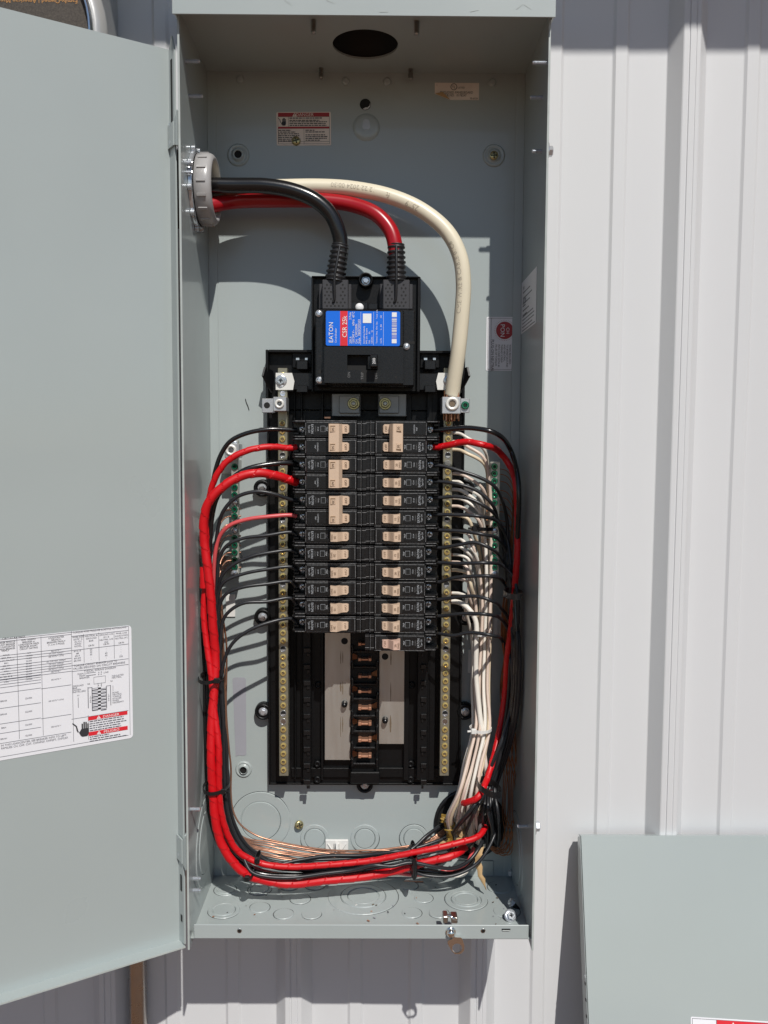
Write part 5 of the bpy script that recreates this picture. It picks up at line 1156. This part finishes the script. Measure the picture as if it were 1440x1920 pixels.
for row in range(13):
    n_ = 1 if row < 2 else row; red = row == 1
    which = (f'{"upper" if row == 0 else "lower"} pole of the top breaker' if row < 2 else f'the {ORD[n_]} breaker')
    wire('hot_wire', f'{"red taped" if red else "black"} insulated wire leaving {which} in the right column', gutter([((812 if row < 12 else 810), RWH[row][0][1], 64)] + RWH[row] + RTAIL[row]), .0034 if red else (.0027 if row == 0 else .00195), 'wire_red' if red else ('wire_black' if row == 0 else 'wire_gray'), group='hot wires to the breakers', spiral=(.015, .00045) if red else None)
# --- neutral wires from the right bar
NY = [812, 828, 843, 888, 903, 918, 934, 949, 966, 996, 1009, 1024, 1040, 1054, 1069, 1085, 1112, 1128]
rnd = random.Random(11)
for k, y in enumerate(NY):
    last = k == len(NY) - 1; col = k // 4; lay = (k * 3) % 4
    if last: col, lay = 4.1, 3
    xb = 920 - 8.6 * col - 1.2 * (lay % 2); dl = 14 + 6.0 * lay
    pts = [(846, y, 31), (853, y, 33), (862, y + 1, 36), (876, y + 8, 40), (xb - 13, y + 30, 36 + lay * 3), (xb - 3, y + 75, dl)]
    if y + 75 < 1080: pts += [(xb + 1.5, (y + 75 + 1180) / 2, dl), (xb, 1180, dl)]
    else: pts += [(xb, 1232, dl + 2)]
    xt = 916 - 7.8 * col - 1.2 * (lay % 2); xf = 903 - 10.5 * col - 2.6 * lay; xe = 908 - 17 * col - 4 * lay
    pts += [(xt - .5, 1285, dl + 5), (xt + 1, 1365, dl + 18), ((xt + xf) / 2 - 2, 1430, dl + 28), (xf - 3, 1482, dl + 34), (xe - 4, 1532, 38 + 4 * lay), (xe, 1562, 22 + 2 * lay), (xe + (0 if xe > 880 else 10), 1588 - 8 * (lay % 2), 3)]
    if last: pts = [(846, y, 30), (853, y, 32), (864, y + 3, 36), (878, y + 12, 42), (891, y + 40, 44), (893, 1215, 46), (892, 1260, 46), (896, 1320, 48), (902, 1365, 50), (909, 1420, 48), (914, 1470, 42), (908, 1520, 50), (899, 1568, 34), (895, 1588, 6)]
    pts = [p if i < 3 or i > len(pts) - 3 else (p[0] + rnd.uniform(-2, 2), p[1] + rnd.uniform(-4, 4), p[2] + rnd.uniform(-2.5, 2.5)) for i, p in enumerate(pts)]
    m = ['wire_white', 'wire_pink', 'wire_cream', 'wire_pink', 'wire_white', 'wire_white'][k % 6]
    if last: m = 'wire_white'
    wire('neutral_wire', f'white insulated neutral wire on the right neutral bar, {ORD[k + 1]} from top', pts, .0029 if last else .00166 + .00014 * (k % 3), m, group='white neutral wires', mats_at=[(0, .018 if k % 3 else .036, 'copper')])
# --- bare ground wires, left side
for k, y in enumerate((955, 968, 983, 1004, 1022, 1036, 1051, 1064)):
    o = 7 - k; e = k
    pts = [(452, y + random.uniform(-1, 1), 25), (434, y, 25), (424, y + 2, 26), (415 - .4 * o, y + 16, 28 + o), (409 + .5 * e, y + 55, 30 + 2 * e), (411 + e, 1180, 30 + 2 * e), (416 + e, 1330, 32 + 2 * e), (420 + e, 1470, 34 + 2 * e), (432 + e, 1540, 34 + 2 * e), (457 + .6 * e, 1570 + 2.6 * e, 34 + 2 * e), (505 + e, 1579 + 4.0 * e + rnd.uniform(-2, 2), 28 + 2 * e + rnd.uniform(-3, 3)), (570, 1592 + 3.0 * e + rnd.uniform(-2, 2), 28 + 2 * e + rnd.uniform(-3, 3)), (640, 1597 + 2.3 * ((e + 1) % 8), 30 + 2.4 * e), (720, 1594 + 1.9 * ((e + 1) % 8), 30 + 2.4 * e), (780, 1585 + 1.7 * e, 26 + 2 * e), (820, 1564 + 1.5 * e, 20 + e), (842, 1545 + e, 10), (850, 1530, 2)]
    wire('ground_wire', f'bare copper ground wire on the left ground bar, {ORD[k + 1]} from top', pts, .00088, 'copper_wire', group='bare ground wires on the left bar', n=8)
wire('ground_wire', 'single bare copper ground wire looping away from the left bundle over the back panel', [(413, 1092, 40), (417, 1150, 38), (424, 1200, 30), (425, 1240, 26), (424, 1330, 24), (429, 1400, 22), (433, 1440, 20), (433, 1490, 18), (437, 1520, 18), (450, 1545, 18), (480, 1566, 18), (520, 1578, 20), (560, 1586, 24), (620, 1594, 30), (700, 1594, 34), (760, 1587, 34), (800, 1580, 30), (835, 1556, 14)], .0011, 'copper_wire', n=8)
# right side
for k, y in enumerate((878, 888, 901, 918, 931, 945, 958, 975, 985, 1012)):
    o = k; q = (k * 7 + 3) % 10
    pts = [(912, y, 25), (921, y, 25), (937, y + 1, 25), (950, y + 5, 27), (960, y + 20, 30), (963 - .9 * o, y + 60, 20 + o), (954 - 1.6 * q, 1180, 12 + 1.6 * o), (938 + 1.9 * q, 1290, 10 + 1.5 * o), (944 + 2.6 * o, 1390, 10 + 1.2 * q), (944 + 3.0 * q, 1470, 10 + 1.2 * o), (942 + 3.2 * q, 1530, 8 + o), (944 + 2.4 * o, 1566, 6 + o), (928 + 3.0 * q, 1590 + 1.6 * o, 4 + .6 * o), (908 + o, 1580 + o, 2)]
    wire('ground_wire', f'bare copper ground wire on the right ground bar, {ORD[k + 1]} from top', pts, .00055, 'copper_dark', group='bare ground wires on the right bar', n=8)
# --- cable sheath ends in the hole: black feeders leaving to the lower left
for k, (a, c, d) in enumerate((((782, 1592, 40), (812, 1555, 30), (834, 1543, 12)), ((778, 1597, 42), (806, 1572, 34), (836, 1560, 14)))):
    pass
# --- ties
def tie(label, px, py, d, hw, hd, m, tilt=0, wd=.0019, head=1, group='cable ties'):
    b = MB(); c = U(px, py, d); k = 1 / PXMM(d) / 1000; n = 26; P = []
    for i in range(n + 1):
        a = 2 * math.pi * i / n; x = hw * k * math.cos(a); y = hd / 1000 * math.sin(a); P.append(c + Vector((x, y, x * tilt)))
    vs = []
    for i, p in enumerate(P):
        o = (p - c); o.z = 0; o.normalize(); vs += [p + Z * wd, p + o * .0008 + Z * wd, p + o * .0008 - Z * wd, p - Z * wd]
    b.add(vs, [(4 * i + j, 4 * i + (j + 1) % 4, 4 * i + 4 + (j + 1) % 4, 4 * i + 4 + j) for i in range(n) for j in range(4)], m)
    h = c + Vector((head * hw * k * .75, -hd / 1000 * .75, head * hw * k * .75 * tilt)); b.box(h.x - .0028, h.x + .0028, h.y - .0025, h.y + .0025, h.z - .0028, h.z + .0028, m, .0007)
    b.tube([h + X * head * .003, h + X * head * .007 + FR * .001], .0012, m, 6, 0)
    b.build('cable_tie', recalc=False, **tagd(label, 'cable tie', group))
tie('black cable tie around the red and black wires in the lower left bundle', 406, 1472, 74, 24, 24, 'nylon_black', .06)
tie('black cable tie on the bend of the bottom left wire bundle', 466, 1638, 82, 10, 14, 'nylon_black', .2, head=0.0)
tie('black cable tie around the wires along the left wall beside the reflection', 396, 1268, 72, 22, 26, 'nylon_black', .05)
tie('black cable tie around the right bundle, just above the red wire end', 917, 1476, 74, 22, 20, 'nylon_black', -.35, wd=.0034, head=0)
tie('black cable tie around the right bundle below the shaded ground bar', 962, 1113, 76, 16, 22, 'nylon_black', 0, wd=.003, head=-1)
tie('white cable tie around the white neutral wires, lower of the two', 901, 1366, 47, 20, 13, 'nylon', 0, wd=.0016, head=-1)
tie('white cable tie around the white neutral wires, upper of the two', 904, 1186, 40, 17, 14, 'nylon', .05, wd=.0016, head=0)
tie('small black cable tie around white neutral wires beside the ground bar', 903, 990, 34, 20, 14, 'nylon_black', -.06, wd=.002, head=-1)
tie('black cable tie around the bottom wire bundle right of centre', 776, 1615, 62, 6, 18, 'nylon_black', 0, wd=.012, head=0)
tie('small black cable tie on dark wires just above the red wire at bottom', 774, 1591, 46, 4, 12, 'nylon_black', 0, wd=.004, head=0)
tie('small black cable tie on the black wires above the bottom red wire', 484, 1607, 74, 4, 10, 'nylon_black', .3, wd=.003, head=0)
# --- white tie mounts
def mount(x0, y0, x1, y1, label, strap=True):
    root = thing('cable_tie_mount', label, 'tie mount', U((x0 + x1) / 2, y1, 0)); b = MB(); b.pbox(x0, y0, x1, y1, .3, 3, 'nylon', .0006)
    xm = (x0 + x1) / 2
    for s in (-1, 1): b.tube(V3([(xm + s * 17, y0 + 7, 3.4), (xm + s * 8, y1 - 8, 5)]), .0008, 'nylon', 6, 0)
    b.pbox(xm - 5, y0 + 6, xm + 5, y1 - 3, 3, 7, 'nylon', .0008); b.build('pad', root)
    if strap: b = MB(); b.tube(V3([(xm, y0 + 4, 8), (xm, y1 - 4, 22), (xm - .5, y1 + 6, 44), (xm - 1, y1 + 12, 46)]), .0012, 'nylon', 8, 5, flat=.6); b.build('strap', root)
mount(610, 1575, 653, 1603, 'square white cable tie mount stuck on the back above the copper wires')
mount(915, 1152, 943, 1196, 'white cable tie mount in the shade right of the neutral wires', strap=False)
# --- torn kraft paper and tape in the hole
def scrap(name, label, pts, m, cat, seed=0, group=None):
    b = MB(); rr = random.Random(seed); vs = []; n = len(pts)
    for (a, c, w_) in pts:
        pa = U(*a); pb = U(*c); vs += [pa, (pa + pb) / 2 + FR * rr.uniform(.001, .004), pb]
    fs = []
    for i in range(n - 1): fs += [(3 * i, 3 * i + 1, 3 * i + 4, 3 * i + 3), (3 * i + 1, 3 * i + 2, 3 * i + 5, 3 * i + 4)]
    o = len(vs); vv = vs + [v + Y * .0004 for v in vs]; ff = fs + [tuple(reversed([q + o for q in f])) for f in fs]
    b.add(vv, ff, m, True); b.build(name, recalc=False, **tagd(label, cat, group))
scrap('paper_strip', 'torn tan kraft paper strip hanging from the wire ends at lower right', [((897, 1590, 26), (908, 1587, 30), 0), ((889, 1604, 34), (904, 1600, 31), 0), ((891, 1611, 37), (907, 1606, 40), 0), ((890, 1622, 40), (900, 1613, 44), 0), ((895, 1632, 44), (905, 1625, 41), 0), ((896, 1643, 43), (904, 1640, 47), 0), ((903, 1654, 48), (910, 1648, 45), 0), ((908, 1662, 46), (910, 1658, 48), 0), ((911, 1669, 48), (912, 1668, 48), 0)], 'tan_paper', 'paper', 1)
YP = [((828, 1526), (843, 1541), 'topmost yellow paper scrap at the left rim of the round wire hole'), ((833, 1543), (850, 1558), 'crumpled yellow paper scrap just under the topmost one at the hole'), ((836, 1560), (849, 1583), 'lowest yellow paper scrap, just above the red wire at the hole'), ((859, 1546), (870, 1574), 'brown paper scrap between white wires at the middle of the hole')]
for k, ((x0, y0), (x1, y1), lab) in enumerate(YP):
    rr = random.Random(k); d0 = 34 + 5 * (k % 3)
    scrap('paper_scrap', lab, [((x0 + rr.uniform(-5, 5) * (j % 2), y0 + (y1 - y0) * j / 5, d0 + rr.uniform(-6, 6)), (x1 + rr.uniform(-6, 6), y0 + (y1 - y0) * j / 5 + rr.uniform(-4, 4), d0 + rr.uniform(-8, 8)), 0) for j in range(6)], 'yellow_paper' if k < 3 else 'tan_paper', 'paper', k)
scrap('paper_scrap', 'wider tan paper scrap behind the white wires at the round hole', [((818, 1574, 34), (846, 1568, 36), 0), ((822, 1584, 38), (842, 1580, 40), 0)], 'tan_paper', 'paper', 40)
# --- bits lying on the bottom
def bottom_bits():
    p = UZ(957, 1720, .0035); root = thing('loose_screw', 'loose silver hex washer screw lying on the bottom near the front right', 'screw', p)
    dv = Vector((.15, -.75, .55)); put('screw_head', 'hexwash', p + Vector((0, 0, .002)), root, .3, dirn=dv, scale=.95); b = MB(); b.lathe(p + Vector((0, 0, .002)), -dv, [(.0024, 0), (.0024, .009)], 'zinc', 10); b.build('screw_shank', root)
    p = UZ(964, 1697, .0040); root = thing('loose_screw', 'loose dark hex screw leaning in the shaded right bottom corner', 'screw', p)
    dv = Vector((-.75, .1, .75)); b = MB(); b.lathe(p + dv * .002, dv, [(.0052, 0), (.0052, .0008), (.0040, .0008), (.0040, .0045), (.0030, .005)], 'zinc', 6, smooth=False); b.build('screw_head', root); b = MB(); b.lathe(p + dv * .002, -dv, [(.0022, 0), (.0026, .002), (.0022, .009), (.0008, .011)], 'black_case', 10); b.build('screw_shank', root)
    for k, (px, py, L, m, r, lab) in enumerate(((776, 1653, .011, 'copper', .0008, 'short snipped copper wire end lying on the shaded bottom'), (803, 1641, .010, 'wire_cream', .0028, 'short cream insulation offcut lying behind the bottom wires'))):
        p = UZ(px, py, r * .9) if k == 0 else U(px, py, 46); b = MB(); b.tube([p - X * L + Y * .001, p, p + X * L - Z * .0002], r, m, 8, 4); b.build('wire_offcut', recalc=False, **tagd(lab, 'wire offcut'))
    wire('hot_wire', 'grey white wire running behind the bottom bundle near the paper strip', [(720, 1640, 40), (760, 1640, 42), (800, 1640, 44), (850, 1642, 44), (872, 1636, 40), (884, 1610, 26), (888, 1585, 6)], .0023, 'wire_white')
    p = U(957, 1640, 4); b = MB(); b.pbox(954, 1635, 960, 1644, 1, 7, 'nylon', .0010); b.build('plastic_bit', **tagd('tiny white plastic bit in the back right bottom corner', 'plastic bit'))
bottom_bits()
# --- latch hasp on the lip
def latch():
    root = thing('door_latch', 'shiny steel latch clip with hanging padlock tab on the bottom lip', 'latch', U(846, 1760, 136))
    b = MB(); b.pbox(831, 1719, 840, 1732, 118, 131, 'galv', .0008); b.pbox(846, 1721, 858, 1732, 118, 131, 'galv', .0008); b.tube(V3([(835, 1720, 128), (842, 1716, 130), (850, 1722, 132), (856, 1724, 130)]), .0014, 'chrome', 8, 4); b.build('spring_clip', root)
    b = MB(); p = U(845, 1747, 133); b.lathe(p, FR, [(.0052, 0), (.0052, .0010), (.0044, .0014)], 'chrome', 20); b.lathe(p, FR, [(.0040, .0010), (.0038, .0050), (.0028, .0062), (.0010, .0066)], 'chrome', 18); b.build('latch_stud', root)
    O = [(841, 1763), (848, 1761), (848, 1757), (866, 1758), (871, 1773), (870, 1783), (863, 1789), (853, 1789), (846, 1782), (838, 1767)]; d = 136; b = MB(); c = U(857, 1778, d); n = 40; r = .0050
    import bisect
    def outline(a):
        dx, dz = math.cos(a), math.sin(a); best = .02
        Q = [(U(x, y, d).x - c.x, U(x, y, d).z - c.z) for x, y in O]
        for (x0, z0), (x1, z1) in zip(Q, Q[1:] + Q[:1]):
            ex, ez = x1 - x0, z1 - z0; den = dx * ez - dz * ex
            if abs(den) < 1e-12: continue
            t = (x0 * ez - z0 * ex) / den; s = (x0 * dz - z0 * dx) / den
            if t > 0 and -1e-6 <= s <= 1 + 1e-6: best = min(best, t) if best < .0199 else t
        return best
    vs = []
    for i in range(n):
        a = 2 * math.pi * i / n; R = max(outline(a), r + .0008)
        for q, y in ((r, 0), (R, 0), (R, .0016), (r, .0016)): vs.append((c.x + q * math.cos(a), c.y + y, c.z + q * math.sin(a)))
    b.add(vs, [(4 * i + j, 4 * i + (j + 1) % 4, 4 * ((i + 1) % n) + (j + 1) % 4, 4 * ((i + 1) % n) + j) for i in range(n) for j in range(4)], 'chrome'); b.build('padlock_tab', root)
latch()

# --- dust, swarf and insulation crumbs left on the floor of the box
def debris():
    b = MB(); rr = random.Random(17)
    for k in range(70):
        x = rr.uniform(-.165, .165); y = -rr.uniform(.004, DB - .012) ; s_ = rr.uniform(.0002, .0007) * (1.6 if rr.random() < .08 else 1); a = rr.uniform(0, 3.14); L = s_ * rr.uniform(1, 3)
        u = Vector((math.cos(a), math.sin(a), 0)) * L; v = Vector((-math.sin(a), math.cos(a), 0)) * s_; o = Vector((x, y, .0014)); h = Z * s_ * .8
        P = [o - u - v, o + u - v, o + u + v, o - u + v]; b.add(P + [p + h for p in P], [(4, 5, 6, 7), (0, 1, 5, 4), (1, 2, 6, 5), (2, 3, 7, 6), (3, 0, 4, 7)], rr.choice(['ink', 'ink', 'residue', 'bus_stain', 'nylon', 'copper']))
    b.build('floor_debris', recalc=False, kind='stuff', label='fine dust, copper swarf and insulation crumbs on the box floor', category='debris')
debris()
